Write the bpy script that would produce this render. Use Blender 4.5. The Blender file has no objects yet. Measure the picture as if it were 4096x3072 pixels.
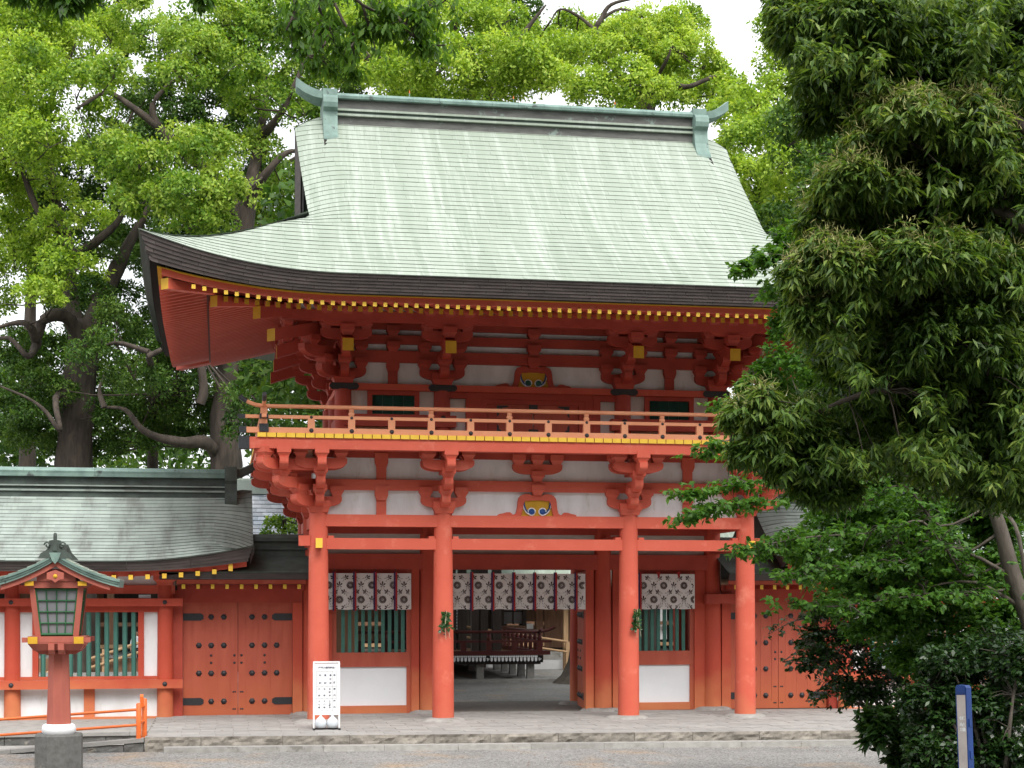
import bpy, math, random
import numpy as np
from mathutils import Vector, Matrix, noise

# ---------------------------------------------------------------- camera
scene = bpy.context.scene
COL = scene.collection
TH = math.atan(6526 / 36400)
SN, CS = math.sin(TH), math.cos(TH)
CAMX, CAMY, CAMZ = -6.513, -33.395, 2.53
cam_d = bpy.data.cameras.new('camera')
cam = bpy.data.objects.new('camera', cam_d)
COL.objects.link(cam)
cam.location = (CAMX, CAMY, CAMZ)
cam.rotation_euler = (math.pi / 2, 0, -TH)
cam_d.sensor_width = 36
cam_d.lens = 36 * 6526 / 4096
cam_d.shift_y = (2392 - 1536) / 4096
cam_d.clip_start = 0.3
cam_d.clip_end = 2000
scene.camera = cam

# ---------------------------------------------------------------- light
SUN_EL, SUN_AZ = math.radians(54), math.radians(172)   # azimuth: compass-like, clockwise from +Y
w = bpy.data.worlds.new('World'); scene.world = w; w.use_nodes = True
nt = w.node_tree; nt.nodes.clear()
sky = nt.nodes.new('ShaderNodeTexSky'); sky.sky_type = 'NISHITA'; sky.sun_disc = False
sky.sun_elevation = SUN_EL; sky.sun_rotation = SUN_AZ
sky.air_density = 1.0; sky.dust_density = 4.0; sky.ozone_density = 1.0
hs = nt.nodes.new('ShaderNodeHueSaturation'); hs.inputs['Saturation'].default_value = 0.22
bg = nt.nodes.new('ShaderNodeBackground'); bg.inputs['Strength'].default_value = 0.125
out = nt.nodes.new('ShaderNodeOutputWorld')
# thin bright overcast: cloud brightness varies softly over the whole dome
tc = nt.nodes.new('ShaderNodeTexCoord')
nz = nt.nodes.new('ShaderNodeTexNoise'); nz.inputs['Scale'].default_value = 2.2; nz.inputs['Detail'].default_value = 5
mr = nt.nodes.new('ShaderNodeMapRange'); mr.inputs[1].default_value = .3; mr.inputs[2].default_value = .7
mr.inputs[3].default_value = .25; mr.inputs[4].default_value = .9
mx = nt.nodes.new('ShaderNodeMix'); mx.data_type = 'RGBA'
mx.inputs['B'].default_value = (8.2, 8.3, 8.5, 1)
nt.links.new(tc.outputs['Generated'], nz.inputs['Vector'])
nt.links.new(nz.outputs['Fac'], mr.inputs[0])
nt.links.new(mr.outputs[0], mx.inputs['Factor'])
nt.links.new(sky.outputs[0], hs.inputs['Color'])
nt.links.new(hs.outputs[0], mx.inputs['A'])
nt.links.new(mx.outputs['Result'], bg.inputs['Color'])
nt.links.new(bg.outputs[0], out.inputs[0])

sun_d = bpy.data.lights.new('sun', 'SUN'); sun_d.energy = 1.5; sun_d.angle = math.radians(30); sun_d.color = (1, .96, .9)
sun = bpy.data.objects.new('sun', sun_d); COL.objects.link(sun)
sd = Vector((math.sin(SUN_AZ) * math.cos(SUN_EL), math.cos(SUN_AZ) * math.cos(SUN_EL), math.sin(SUN_EL)))
sun.rotation_euler = sd.to_track_quat('Z', 'Y').to_euler()
scene.view_settings.view_transform = 'Standard'; scene.view_settings.look = 'None'
scene.view_settings.exposure = 1.1; scene.view_settings.gamma = 1
scene.render.engine = 'CYCLES'
scene.cycles.use_denoising = True
scene.cycles.max_bounces = 6; scene.cycles.transparent_max_bounces = 4; scene.cycles.transmission_bounces = 3
scene.cycles.diffuse_bounces = 3; scene.cycles.glossy_bounces = 2
scene.cycles.caustics_reflective = False; scene.cycles.caustics_refractive = False
random.seed(7); RNG = np.random.default_rng(11)

def up(px, py, Y):
    """photo pixel (4096 wide) -> point on the plane y = Y"""
    u = (px - 2048) / 6526
    X = (u * (34.02 + CS * Y) - .518 + SN * Y) / (CS - u * SN)
    d = 34.02 + SN * X + CS * Y
    return Vector((X, Y, CAMZ - (py - 2392) / 6526 * d))
def upd(px, py, d):
    """photo pixel -> point at camera depth d"""
    r = (px - 2048) / 6526 * d
    a, b = r - .518, d - 34.02
    return Vector((a * CS + b * SN, -a * SN + b * CS, CAMZ - (py - 2392) / 6526 * d))
def u2(px, py, d): return upd(px * 1.8517, py * 1.8517, d)

# ---------------------------------------------------------------- materials
def nd(nt, t, **kw):
    n = nt.nodes.new(t)
    for k, v in kw.items():
        if k in n.inputs: n.inputs[k].default_value = v
        else: setattr(n, k, v)
    return n
MATS = {}
def mat(name, c1, c2=None, scale=3.0, stretch=(1, 1, 1), rough=.6, bump=0.0, bscale=30.0, detail=4, spec=.3,
        fade=None, var=0.0, metal=0.0, ramp=(.35, .65), spots=None):
    """procedural surface: two-tone noise in world space, optional low fade, per-piece variation and bump"""
    m = bpy.data.materials.new(name); m.use_nodes = True
    t = m.node_tree; L = t.links.new
    b = t.nodes['Principled BSDF']
    b.inputs['Roughness'].default_value = rough
    b.inputs['Specular IOR Level'].default_value = spec
    b.inputs['Metallic'].default_value = metal
    geo = nd(t, 'ShaderNodeNewGeometry')
    mp = nd(t, 'ShaderNodeMapping'); mp.inputs['Scale'].default_value = stretch
    L(geo.outputs['Position'], mp.inputs['Vector'])
    n1 = nd(t, 'ShaderNodeTexNoise', Scale=scale, Detail=detail, Roughness=.62)
    L(mp.outputs[0], n1.inputs['Vector'])
    r = nd(t, 'ShaderNodeMapRange'); r.inputs[1].default_value = ramp[0]; r.inputs[2].default_value = ramp[1]
    L(n1.outputs['Fac'], r.inputs[0])
    mix = nd(t, 'ShaderNodeMix', data_type='RGBA')
    mix.inputs['A'].default_value = (*c1, 1); mix.inputs['B'].default_value = (*(c2 or tuple(x * .8 for x in c1)), 1)
    L(r.outputs[0], mix.inputs['Factor'])
    col = mix.outputs['Result']
    if fade:                                   # paint worn by rain splash: (colour, z0, z1)
        sp = nd(t, 'ShaderNodeSeparateXYZ'); L(geo.outputs['Position'], sp.inputs[0])
        n2 = nd(t, 'ShaderNodeTexNoise', Scale=1.7, Detail=3); L(geo.outputs['Position'], n2.inputs['Vector'])
        ad = nd(t, 'ShaderNodeMath', operation='MULTIPLY_ADD'); ad.inputs[1].default_value = 1.6
        L(n2.outputs['Fac'], ad.inputs[0]); L(sp.outputs['Z'], ad.inputs[2])
        fr = nd(t, 'ShaderNodeMapRange'); fr.inputs[1].default_value = fade[1] + .8; fr.inputs[2].default_value = fade[2] + .8
        fr.inputs[3].default_value = 1; fr.inputs[4].default_value = 0
        L(ad.outputs[0], fr.inputs[0])
        m2 = nd(t, 'ShaderNodeMix', data_type='RGBA'); m2.inputs['B'].default_value = (*fade[0], 1)
        L(fr.outputs[0], m2.inputs['Factor']); L(col, m2.inputs['A']); col = m2.outputs['Result']
    if spots:                                  # (colour, scale, threshold)
        n3 = nd(t, 'ShaderNodeTexNoise', Scale=spots[1], Detail=6, Roughness=.7); L((mp if len(spots) > 3 else geo).outputs[0 if len(spots) > 3 else 'Position'], n3.inputs['Vector'])
        sr = nd(t, 'ShaderNodeMapRange'); sr.inputs[1].default_value = spots[2]; sr.inputs[2].default_value = spots[2] + (spots[3] if len(spots) > 3 else .06)
        L(n3.outputs['Fac'], sr.inputs[0])
        m4 = nd(t, 'ShaderNodeMix', data_type='RGBA'); m4.inputs['B'].default_value = (*spots[0], 1)
        L(sr.outputs[0], m4.inputs['Factor']); L(col, m4.inputs['A']); col = m4.outputs['Result']
    if var:
        at = nd(t, 'ShaderNodeAttribute', attribute_name='v')
        vr = nd(t, 'ShaderNodeMapRange'); vr.inputs[3].default_value = 1 - var; vr.inputs[4].default_value = 1 + var
        L(at.outputs['Fac'], vr.inputs[0])
        m3 = nd(t, 'ShaderNodeMix', data_type='RGBA', blend_type='MULTIPLY'); m3.inputs['Factor'].default_value = 1
        L(col, m3.inputs['A']); L(vr.outputs[0], m3.inputs['B']); col = m3.outputs['Result']
    L(col, b.inputs['Base Color'])
    if bump:
        n4 = nd(t, 'ShaderNodeTexNoise', Scale=bscale, Detail=5); L(mp.outputs[0], n4.inputs['Vector'])
        bp = nd(t, 'ShaderNodeBump', Strength=bump, Distance=.02); L(n4.outputs['Fac'], bp.inputs['Height'])
        L(bp.outputs[0], b.inputs['Normal'])
    MATS[name] = m
    return m
def leafmat(name, stops, trans=.35, rough=.5, spec=.25, tcol=None):
    """two-sided leaf: colour picked per leaf, light passes through"""
    m = bpy.data.materials.new(name); m.use_nodes = True
    t = m.node_tree; L = t.links.new
    b = t.nodes['Principled BSDF']; o = t.nodes['Material Output']
    b.inputs['Roughness'].default_value = rough; b.inputs['Specular IOR Level'].default_value = spec
    at = nd(t, 'ShaderNodeAttribute', attribute_name='v')
    cr = nd(t, 'ShaderNodeValToRGB')
    e = cr.color_ramp.elements
    while len(e) < len(stops): e.new(.5)
    for el, (p, c) in zip(e, stops): el.position = p; el.color = (*c, 1)
    L(at.outputs['Fac'], cr.inputs[0]); L(cr.outputs[0], b.inputs['Base Color'])
    tr = nd(t, 'ShaderNodeBsdfTranslucent')
    mm = nd(t, 'ShaderNodeMix', data_type='RGBA', blend_type='MULTIPLY'); mm.inputs['Factor'].default_value = 1
    mm.inputs['B'].default_value = (*(tcol or (1.3, 1.25, .5)), 1)
    L(cr.outputs[0], mm.inputs['A']); L(mm.outputs['Result'], tr.inputs[0])
    ms = nd(t, 'ShaderNodeMixShader'); ms.inputs[0].default_value = trans
    L(b.outputs[0], ms.inputs[1]); L(tr.outputs[0], ms.inputs[2]); L(ms.outputs[0], o.inputs[0])
    MATS[name] = m
    return m

RED = (.64, .130, .080); RED2 = (.55, .098, .06)
ORG = (.58, .16, .065)
mat('vermilion', RED, RED2, 1.3, rough=.55, var=0, bump=.12, bscale=45, detail=8, ramp=(.25, .75), fade=((.58, .16, .085), -.15, .45), spots=((.67, .185, .125), 2.2, .56, .15))
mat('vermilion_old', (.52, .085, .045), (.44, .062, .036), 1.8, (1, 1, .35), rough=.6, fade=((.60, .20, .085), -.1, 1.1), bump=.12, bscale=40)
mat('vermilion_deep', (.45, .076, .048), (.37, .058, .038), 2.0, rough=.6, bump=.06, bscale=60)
mat('vermilion_pale', (.78, .345, .19), (.74, .30, .16), 2.2, (1, 1, 1), rough=.6, bump=.08, bscale=60)
mat('door_red', (.49, .115, .07), (.41, .085, .052), 1.5, (3, 3, .5), rough=.55, fade=((.50, .13, .058), -.1, 1.2), bump=.15, bscale=30)
mat('yellow', (.88, .58, .075), (.84, .52, .06), 4, rough=.5)
mat('ochre', (.62, .36, .03), (.55, .30, .02), 5, rough=.6)
mat('plaster', (.84, .86, .88), (.70, .71, .71), 1.3, (1.6, 1.6, .5), rough=.8, bump=.12, bscale=20, spots=((.60, .585, .54), 2.4, .58, .16))
mat('white_panel', (.84, .86, .88), (.80, .82, .85), 1.5, rough=.7, bump=.08, spots=((.16, .14, .12), 6.0, .75))
mat('old_board', (.55, .54, .50), (.42, .41, .37), 3, (1, 1, 5), rough=.8, bump=.2, bscale=14)
mat('black_metal', (.020, .022, .026), (.035, .037, .042), 30, rough=.42, spec=.5, bump=.25, bscale=60)
mat('patina', (.235, .285, .225), (.305, .35, .295), 1.0, (2.4, .14, .14), rough=.62, var=.035, spots=((.385, .43, .38), 2.3, .50, .2), bump=.12, bscale=10, detail=7, ramp=(.25, .75))
mat('patina_blue', (.225, .33, .29), (.14, .215, .19), 1.6, (2, 2, 1.2), rough=.6, var=.12, bump=.15, bscale=10, spots=((.07, .085, .08), 2.2, .6))
mat('patina_grey', (.32, .375, .34), (.225, .26, .235), 1.1, (2.2, .5, .5), rough=.62, var=.13, bump=.15, bscale=10, spots=((.19, .205, .185), 1.1, .54, .12), detail=7)
mat('patina_dark', (.10, .13, .115), (.055, .065, .058), 2, rough=.6, var=.15)
mat('copper_brown', (.105, .086, .08), (.07, .058, .056), 2.5, (1, 1, 4), rough=.62, var=.18)
mat('ridge_brown', (.155, .155, .145), (.095, .095, .09), 2.5, (1, 1, 4), rough=.62, var=.1, spots=((.22, .28, .25), 2.0, .58))
mat('copper_lip_shade', (.085, .10, .08), (.05, .06, .05), 4, rough=.7)  # darkened lip paints in the shadow line between sheet courses
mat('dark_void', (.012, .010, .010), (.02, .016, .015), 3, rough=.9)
mat('lattice_green', (.07, .20, .16), (.055, .165, .135), 3, rough=.5)
mat('dark_wood', (.055, .042, .035), (.035, .027, .023), 2, (6, 6, .6), rough=.6, bump=.2)
mat('brown_wood', (.24, .13, .075), (.16, .085, .05), 2, (6, 6, .6), rough=.6, bump=.2)
mat('tan_wood', (.46, .30, .17), (.38, .24, .13), 2, (4, 4, 1), rough=.6)
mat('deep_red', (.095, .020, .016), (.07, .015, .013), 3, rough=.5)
mat('stone', (.40, .39, .37), (.30, .29, .27), 5, rough=.85, bump=.35, bscale=26, var=.12, spots=((.22, .21, .19), 2.6, .6))
mat('rough_stone', (.33, .30, .26), (.20, .18, .155), 4, rough=.9, bump=.9, bscale=14, var=.15, detail=8)
mat('dark_stone', (.16, .155, .15), (.10, .10, .095), 5, rough=.85, bump=.5, bscale=22, var=.12, spots=((.24, .22, .19), 2.2, .6))
mat('granite', (.15, .15, .145), (.11, .108, .10), 14, rough=.85, bump=.4, bscale=90, spots=((.25, .24, .22), 1.4, .62))
mat('paver', (.34, .33, .315), (.275, .268, .255), 4, rough=.85, bump=.3, bscale=30, var=.10, spots=((.26, .245, .225), 1.2, .63))
mat('joint', (.20, .185, .165), (.15, .14, .125), 8, rough=.95)
mat('white_paint', (.80, .81, .82), (.76, .77, .78), 4, rough=.45)
mat('slate', (.30, .34, .39), (.42, .44, .47), 1.2, (1, 1, 1), rough=.45, var=.3)
mat('bark', (.085, .068, .055), (.038, .031, .026), 3.2, (1.6, 1.6, .35), rough=.95, bump=1.0, bscale=11, detail=8)
mat('bark_pale', (.13, .112, .092), (.075, .063, .052), 4, (1.5, 1.5, .5), rough=.95, bump=.8, bscale=14, detail=7)
mat('twig', (.10, .075, .055), (.06, .045, .033), 6, rough=.9)
mat('orange_rail', (.70, .155, .035), (.64, .13, .03), 4, rough=.4)
mat('lantern_paper', (.22, .22, .235), (.19, .19, .205), 3, rough=.7)
mat('cloth', (.74, .72, .70), (.68, .66, .64), 2, rough=.9, bump=.25, bscale=26)
mat('print_ink', (.055, .028, .022), (.04, .02, .017), 6, rough=.9)
mat('ribbon_red', (.42, .03, .025), (.34, .024, .02), 5, rough=.6)
mat('ribbon_purple', (.06, .028, .11), (.045, .02, .08), 5, rough=.6)
mat('carve_blue', (.03, .09, .30), (.02, .07, .24), 8, rough=.5)
mat('carve_green', (.03, .13, .09), (.02, .1, .07), 8, rough=.5)
mat('sign_ink', (.03, .03, .06), (.05, .05, .12), 20, rough=.6)
mat('plastic_grey', (.60, .64, .68), (.54, .58, .62), 3, rough=.4)
mat('blue_plastic', (.012, .06, .27), (.01, .045, .2), 4, rough=.4)
mat('sign_worn', (.56, .50, .47), (.46, .41, .39), 6, rough=.6, spots=((.04, .07, .09), 7, .66))
mat('straw', (.60, .50, .36), (.52, .42, .28), 8, rough=.8)
mat('skin', (.45, .26, .18), None, 4, rough=.5)
mat('shirt', (.78, .80, .84), None, 4, rough=.8)
mat('hair', (.015, .012, .011), None, 8, rough=.5)
mat('trousers', (.015, .017, .025), None, 4, rough=.8)
mat('brown_leaf', (.22, .10, .045), (.16, .07, .03), 8, rough=.8)
def gravel():
    m = mat('gravel', (.27, .265, .255), (.215, .21, .20), .55, rough=.95, detail=5)
    t = m.node_tree; L = t.links.new; b = t.nodes['Principled BSDF']
    geo = nd(t, 'ShaderNodeNewGeometry')
    v = nd(t, 'ShaderNodeTexVoronoi', Scale=38.0); L(geo.outputs['Position'], v.inputs['Vector'])
    src = b.inputs['Base Color'].links[0].from_socket
    sp = nd(t, 'ShaderNodeSeparateColor'); L(v.outputs['Color'], sp.inputs[0])
    r = nd(t, 'ShaderNodeMapRange'); r.inputs[3].default_value = .55; r.inputs[4].default_value = 1.4; L(sp.outputs[0], r.inputs[0])
    n = nd(t, 'ShaderNodeTexNoise', Scale=.9, Detail=4); L(geo.outputs['Position'], n.inputs['Vector'])
    rr = nd(t, 'ShaderNodeMapRange'); rr.inputs[1].default_value = .56; rr.inputs[2].default_value = .72; L(n.outputs['Fac'], rr.inputs[0])
    mo = nd(t, 'ShaderNodeMix', data_type='RGBA'); mo.inputs['B'].default_value = (.32, .25, .185, 1)
    L(rr.outputs[0], mo.inputs['Factor']); L(src, mo.inputs['A'])
    mu = nd(t, 'ShaderNodeMix', data_type='RGBA', blend_type='MULTIPLY'); mu.inputs['Factor'].default_value = 1
    L(mo.outputs['Result'], mu.inputs['A']); L(r.outputs[0], mu.inputs['B']); L(mu.outputs['Result'], b.inputs['Base Color'])
    bp = nd(t, 'ShaderNodeBump', Strength=.8, Distance=.02); L(v.outputs['Distance'], bp.inputs['Height']); L(bp.outputs[0], b.inputs['Normal'])
gravel()
leafmat('camphor_leaf', [(0, (.045, .11, .016)), (.4, (.125, .25, .03)), (.75, (.25, .39, .055)), (1, (.38, .49, .10))], .43)
leafmat('camphor_leaf_fresh', [(0, (.08, .17, .02)), (.35, (.22, .36, .04)), (.75, (.39, .54, .075)), (1, (.52, .62, .14))], .45)
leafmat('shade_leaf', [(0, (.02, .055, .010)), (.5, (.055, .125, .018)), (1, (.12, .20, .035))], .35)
leafmat('oak_leaf', [(0, (.020, .046, .011)), (.4, (.055, .115, .022)), (.7, (.125, .215, .04)), (1, (.24, .32, .075))], .38, rough=.45, spec=.3)
leafmat('maple_leaf', [(0, (.028, .08, .012)), (.5, (.07, .175, .024)), (1, (.14, .28, .045))], .44, rough=.45)
leafmat('shrub_leaf', [(0, (.010, .030, .008)), (.5, (.025, .065, .014)), (1, (.06, .12, .03))], .25, rough=.3, spec=.5)
leafmat('zelkova_leaf', [(0, (.03, .08, .012)), (.5, (.08, .18, .022)), (1, (.15, .28, .04))], .5, rough=.45)
leafmat('flower_spike', [(0, (.30, .31, .11)), (1, (.50, .49, .23))], .2, rough=.8, tcol=(1, .9, .6))

# ---------------------------------------------------------------- mesh helpers
class MB:
    def __init__(s): s.v = []; s.f = []; s.m = []; s.sm = []; s.a = []
    def add(s, vs, fs, mi=0, smooth=False, a=None):
        o = len(s.v); s.v += [tuple(p) for p in vs]
        for f in fs: s.f.append([i + o for i in f]); s.m.append(mi); s.sm.append(smooth); s.a.append(a)
        return s
    def box(s, x0, x1, y0, y1, z0, z1, mi=0, a=None):
        return s.add([(x, y, z) for z in (z0, z1) for y in (y0, y1) for x in (x0, x1)],
                     [(0, 2, 3, 1), (4, 5, 7, 6), (0, 1, 5, 4), (2, 6, 7, 3), (0, 4, 6, 2), (1, 3, 7, 5)], mi, a=a)
    def hexa(s, p, mi=0): return s.add(p, [(0, 2, 3, 1), (4, 5, 7, 6), (0, 1, 5, 4), (2, 6, 7, 3), (0, 4, 6, 2), (1, 3, 7, 5)], mi)
    def prism(s, pts, ax, a, b, mi=0, mi_a=None, mi_b=None):
        """2-D outline extruded along ax from a to b (x: pts=(y,z); y: pts=(x,z); z: pts=(x,y))"""
        n = len(pts)
        def P(q, t): return {'x': (t, q[0], q[1]), 'y': (q[0], t, q[1]), 'z': (q[0], q[1], t)}[ax]
        vs = [P(q, a) for q in pts] + [P(q, b) for q in pts]
        s.add(vs, [(i, (i + 1) % n, (i + 1) % n + n, i + n) for i in range(n)], mi)
        s.add([P(q, a) for q in pts], [list(range(n))[::-1]], mi if mi_a is None else mi_a)
        s.add([P(q, b) for q in pts], [list(range(n))], mi if mi_b is None else mi_b)
        return s
    def lathe(s, prof, c=(0, 0, 0), n=16, mi=0, cap=True, smooth=True):
        vs = [(c[0] + r * math.cos(2 * math.pi * k / n), c[1] + r * math.sin(2 * math.pi * k / n), c[2] + z) for r, z in prof for k in range(n)]
        s.add(vs, [(j * n + k, j * n + (k + 1) % n, (j + 1) * n + (k + 1) % n, (j + 1) * n + k) for j in range(len(prof) - 1) for k in range(n)], mi, smooth)
        if cap:
            s.add(vs[:n], [list(range(n))[::-1]], mi); s.add(vs[-n:], [list(range(n))], mi)
        return s
    def tube(s, pts, rad, n=8, mi=0, cap=True, wob=0.0):
        pts = [Vector(p) for p in pts]; rings = []
        ref = Vector((.31, .17, .93))
        for i, p in enumerate(pts):
            t = (pts[min(i + 1, len(pts) - 1)] - pts[max(i - 1, 0)]).normalized()
            a = t.cross(ref)
            if a.length < .2: a = t.cross(Vector((1, 0, 0)))
            a.normalize(); b = t.cross(a); r = rad[i] if hasattr(rad, '__len__') else rad
            for k in range(n):
                q = 2 * math.pi * k / n
                rr = r * (1 + (wob * noise.noise(p * 1.3 + Vector((math.cos(q), math.sin(q), 0)) * 1.5) if wob else 0))
                rings.append(p + a * math.cos(q) * rr + b * math.sin(q) * rr)
        m = len(pts)
        s.add(rings, [(j * n + k, j * n + (k + 1) % n, (j + 1) * n + (k + 1) % n, (j + 1) * n + k) for j in range(m - 1) for k in range(n)], mi, True)
        if cap:
            s.add(rings[:n], [list(range(n))[::-1]], mi); s.add(rings[-n:], [list(range(n))], mi)
        return s
    def data(s, name, mats):
        me = bpy.data.meshes.new(name)
        me.from_pydata(s.v, [], s.f); me.update()
        for m in mats: me.materials.append(MATS[m])
        me.polygons.foreach_set('material_index', s.m); me.polygons.foreach_set('use_smooth', s.sm)
        if any(x is not None for x in s.a):
            at = me.attributes.new('v', 'FLOAT', 'FACE')
            at.data.foreach_set('value', [.5 if x is None else x for x in s.a])
        return me
def ob(name, me, parent=None, loc=None, rz=0, keep=True):
    o = bpy.data.objects.new(name, me); COL.objects.link(o)
    if parent is not None:
        o.parent = parent
        if loc is None and keep: o.matrix_parent_inverse = parent_inv(parent)
    if loc is not None: o.location = loc
    if rz: o.rotation_euler = (0, 0, rz)
    return o
INV = {}
def parent_inv(p):
    """parts are modelled in world metres: undo the thing's base position"""
    return INV.get(p.name, Matrix.Identity(4))
def thing(name, label, cat, loc=(0, 0, 0), group=None, me=None):
    o = bpy.data.objects.new(name, me); COL.objects.link(o); o.location = loc
    INV[o.name] = Matrix.Translation(-Vector(loc))
    o['label'] = label; o['category'] = cat
    if group: o['group'] = group
    return o
def part(name, mb, mats, parent):
    if isinstance(mats, str): mats = [mats]
    o = ob(name, mb.data(name, mats), parent)
    if parent is not None and parent.parent is not None: INV[o.name] = Matrix.Identity(4)
    if parent is not None and parent.parent is None and parent.name in INV: INV[o.name] = Matrix.Identity(4)
    return o
def bx(name, parent, m, x0, x1, y0, y1, z0, z1): return part(name, MB().box(x0, x1, y0, y1, z0, z1), m, parent)
def tag(o, label, cat, group=None):
    o['label'] = label; o['category'] = cat
    if group: o['group'] = group
    return o
def struct(name, mb, mats):
    o = part(name, mb, mats, None); o['kind'] = 'structure'; return o
# ================================================================ ground and platform
GZ = -.27
g = MB()
g.add([(-300, -200, GZ), (300, -200, GZ), (300, 400, GZ), (-300, 400, GZ)], [(0, 1, 2, 3)])
struct('ground', g, 'gravel')
def edge_y(X): return -3.52 - .062 * X
plat = MB()
xs = [-7.85, 8.6]
pts = [(-7.85, edge_y(-7.85) + .02), (8.6, edge_y(8.6) + .02), (8.6, 6.2), (-7.85, 6.2)]
plat.prism(pts, 'z', GZ, -.012)
platform = struct('platform', plat, 'joint')
# pavers: rows parallel to the front edge, running bond
tiles = []
for r in range(16):
    off = .22 + r * .36; stag = (r % 2) * .31 + random.uniform(-.03, .03)
    x = -7.83 - stag
    while x < 8.6:
        x0, x1 = max(x, -7.84), min(x + .62, 8.59)
        if x1 - x0 > .08: tiles.append((x0 + .004, x1 - .004, off, off + .352))
        x += .62
def tile_mb(mb, t):
    x0, x1, o0, o1 = t; e = random.uniform(-.003, .003); a = random.random()
    p = [(x0, edge_y(x0) + o0), (x1, edge_y(x1) + o0), (x1, edge_y(x1) + o1), (x0, edge_y(x0) + o1)]
    return mb.add([(*q, -.03) for q in p] + [(*q, e) for q in p],
                  [(4, 5, 6, 7), (0, 1, 5, 4), (1, 2, 6, 5), (2, 3, 7, 6), (3, 0, 4, 7)], 0, a=a)
for t in tiles[:300]: part('paver', tile_mb(MB(), t), 'paver', platform)
rest = MB()
for t in tiles[300:]: tile_mb(rest, t)
o = part('pavers', rest, 'paver', platform); o['kind'] = 'stuff'
# rough-faced edge stones and low kerb in front of them
def rough_block(x0, x1, oy0, oy1, z0, z1, amp, nx, nz, seed, a, f=edge_y):
    """block whose front face (towards -y) is a broken, uneven face"""
    mb = MB(); vs = []; fs = []
    for j in range(nz + 1):
        for i in range(nx + 1):
            x = x0 + (x1 - x0) * i / nx; z = z0 + (z1 - z0) * j / nz
            e = noise.fractal(Vector((x * 5 + seed, seed * 3.1, z * 9)), 1, 2, 4) * amp
            if i in (0, nx) or j == nz: e *= .25
            vs.append((x, f(x) + oy0 + e, z))
    for j in range(nz):
        for i in range(nx): k = j * (nx + 1) + i; fs.append((k, k + 1, k + nx + 2, k + nx + 1))
    mb.add(vs, fs, 0, a=a)
    ft = [(x0 + (x1 - x0) * i / nx) for i in range(nx + 1)]
    top = vs[-(nx + 1):]
    mb.add(top + [(x, f(x) + oy1, z1) for x in ft], [(i, i + 1, i + nx + 2, i + nx + 1) for i in range(nx)], 1, a=a)
    mb.add([(x0, f(x0) + oy0, z0), (x0, f(x0) + oy1, z0), (x0, f(x0) + oy1, z1), (x0, f(x0) + oy0, z1)], [(0, 3, 2, 1)], 0, a=a)
    mb.add([(x1, f(x1) + oy0, z0), (x1, f(x1) + oy1, z0), (x1, f(x1) + oy1, z1), (x1, f(x1) + oy0, z1)], [(0, 1, 2, 3)], 0, a=a)
    return mb
x = -7.85
while x < 8.5:
    l = random.uniform(1.0, 1.7); x1 = min(x + l, 8.6)
    if 8.6 - x1 < .5: x1 = 8.6
    part('edge_stone', rough_block(x, x1 - .008, 0, .215, GZ, .0, .035, 22, 5, x, random.random()), ['rough_stone', 'paver'], platform)
    x = x1
x = -7.5
while x < 8.5:
    l = random.uniform(1.1, 1.7); x1 = min(x + l, 8.6)
    if 8.6 - x1 < .5: x1 = 8.6
    part('kerb_stone', rough_block(x, x1 - .006, -.32, -.05, GZ, -.165, .004, 6, 2, x + 50, random.random()), ['stone', 'paver'], platform)
    x = x1

# ================================================================ the tower gate
gate = thing('tower_gate', 'two-storey vermilion tower gate with pale green copper roof and yellow-tipped rafters', 'gate')
A_, B_ = 1.97, 4.53; YM, YB = 2.4, 4.85
COLX = (-B_, -A_, A_, B_)
def column_mb(r0, r1, z0, z1, n=28):
    pr = [(r0 + (r1 - r0) * t ** 1.3, z0 + (z1 - z0) * t) for t in [i / 8 for i in range(9)]]
    return MB().lathe(pr, n=n)
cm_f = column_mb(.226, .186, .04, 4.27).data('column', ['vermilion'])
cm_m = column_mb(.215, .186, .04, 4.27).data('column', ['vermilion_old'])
def foundation(seed):
    mb = MB(); n = 18; vs = []
    rs = [.42 * (1 + .22 * noise.noise(Vector((math.cos(k * 6.283 / n) * 1.2 + seed, math.sin(k * 6.283 / n) * 1.2, seed)))) for k in range(n)]
    for sc, z in ((1.12, -.02), (1.0, .035), (.80, .062), (.5, .07)):
        for k in range(n): vs.append((rs[k] * sc * math.cos(k * 6.283 / n), rs[k] * sc * math.sin(k * 6.283 / n), z))
    mb.add(vs, [(j * n + k, j * n + (k + 1) % n, (j + 1) * n + (k + 1) % n, (j + 1) * n + k) for j in range(3) for k in range(n)], 0, True)
    mb.add(vs[-n:], [list(range(n))], 0)
    return mb
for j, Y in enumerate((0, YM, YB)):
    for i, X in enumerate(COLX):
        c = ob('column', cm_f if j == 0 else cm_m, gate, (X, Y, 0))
        s_ = ob('base_stone', foundation(X * 3 + Y).data('base_stone', ['stone']), c, (0, 0, 0))
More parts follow.
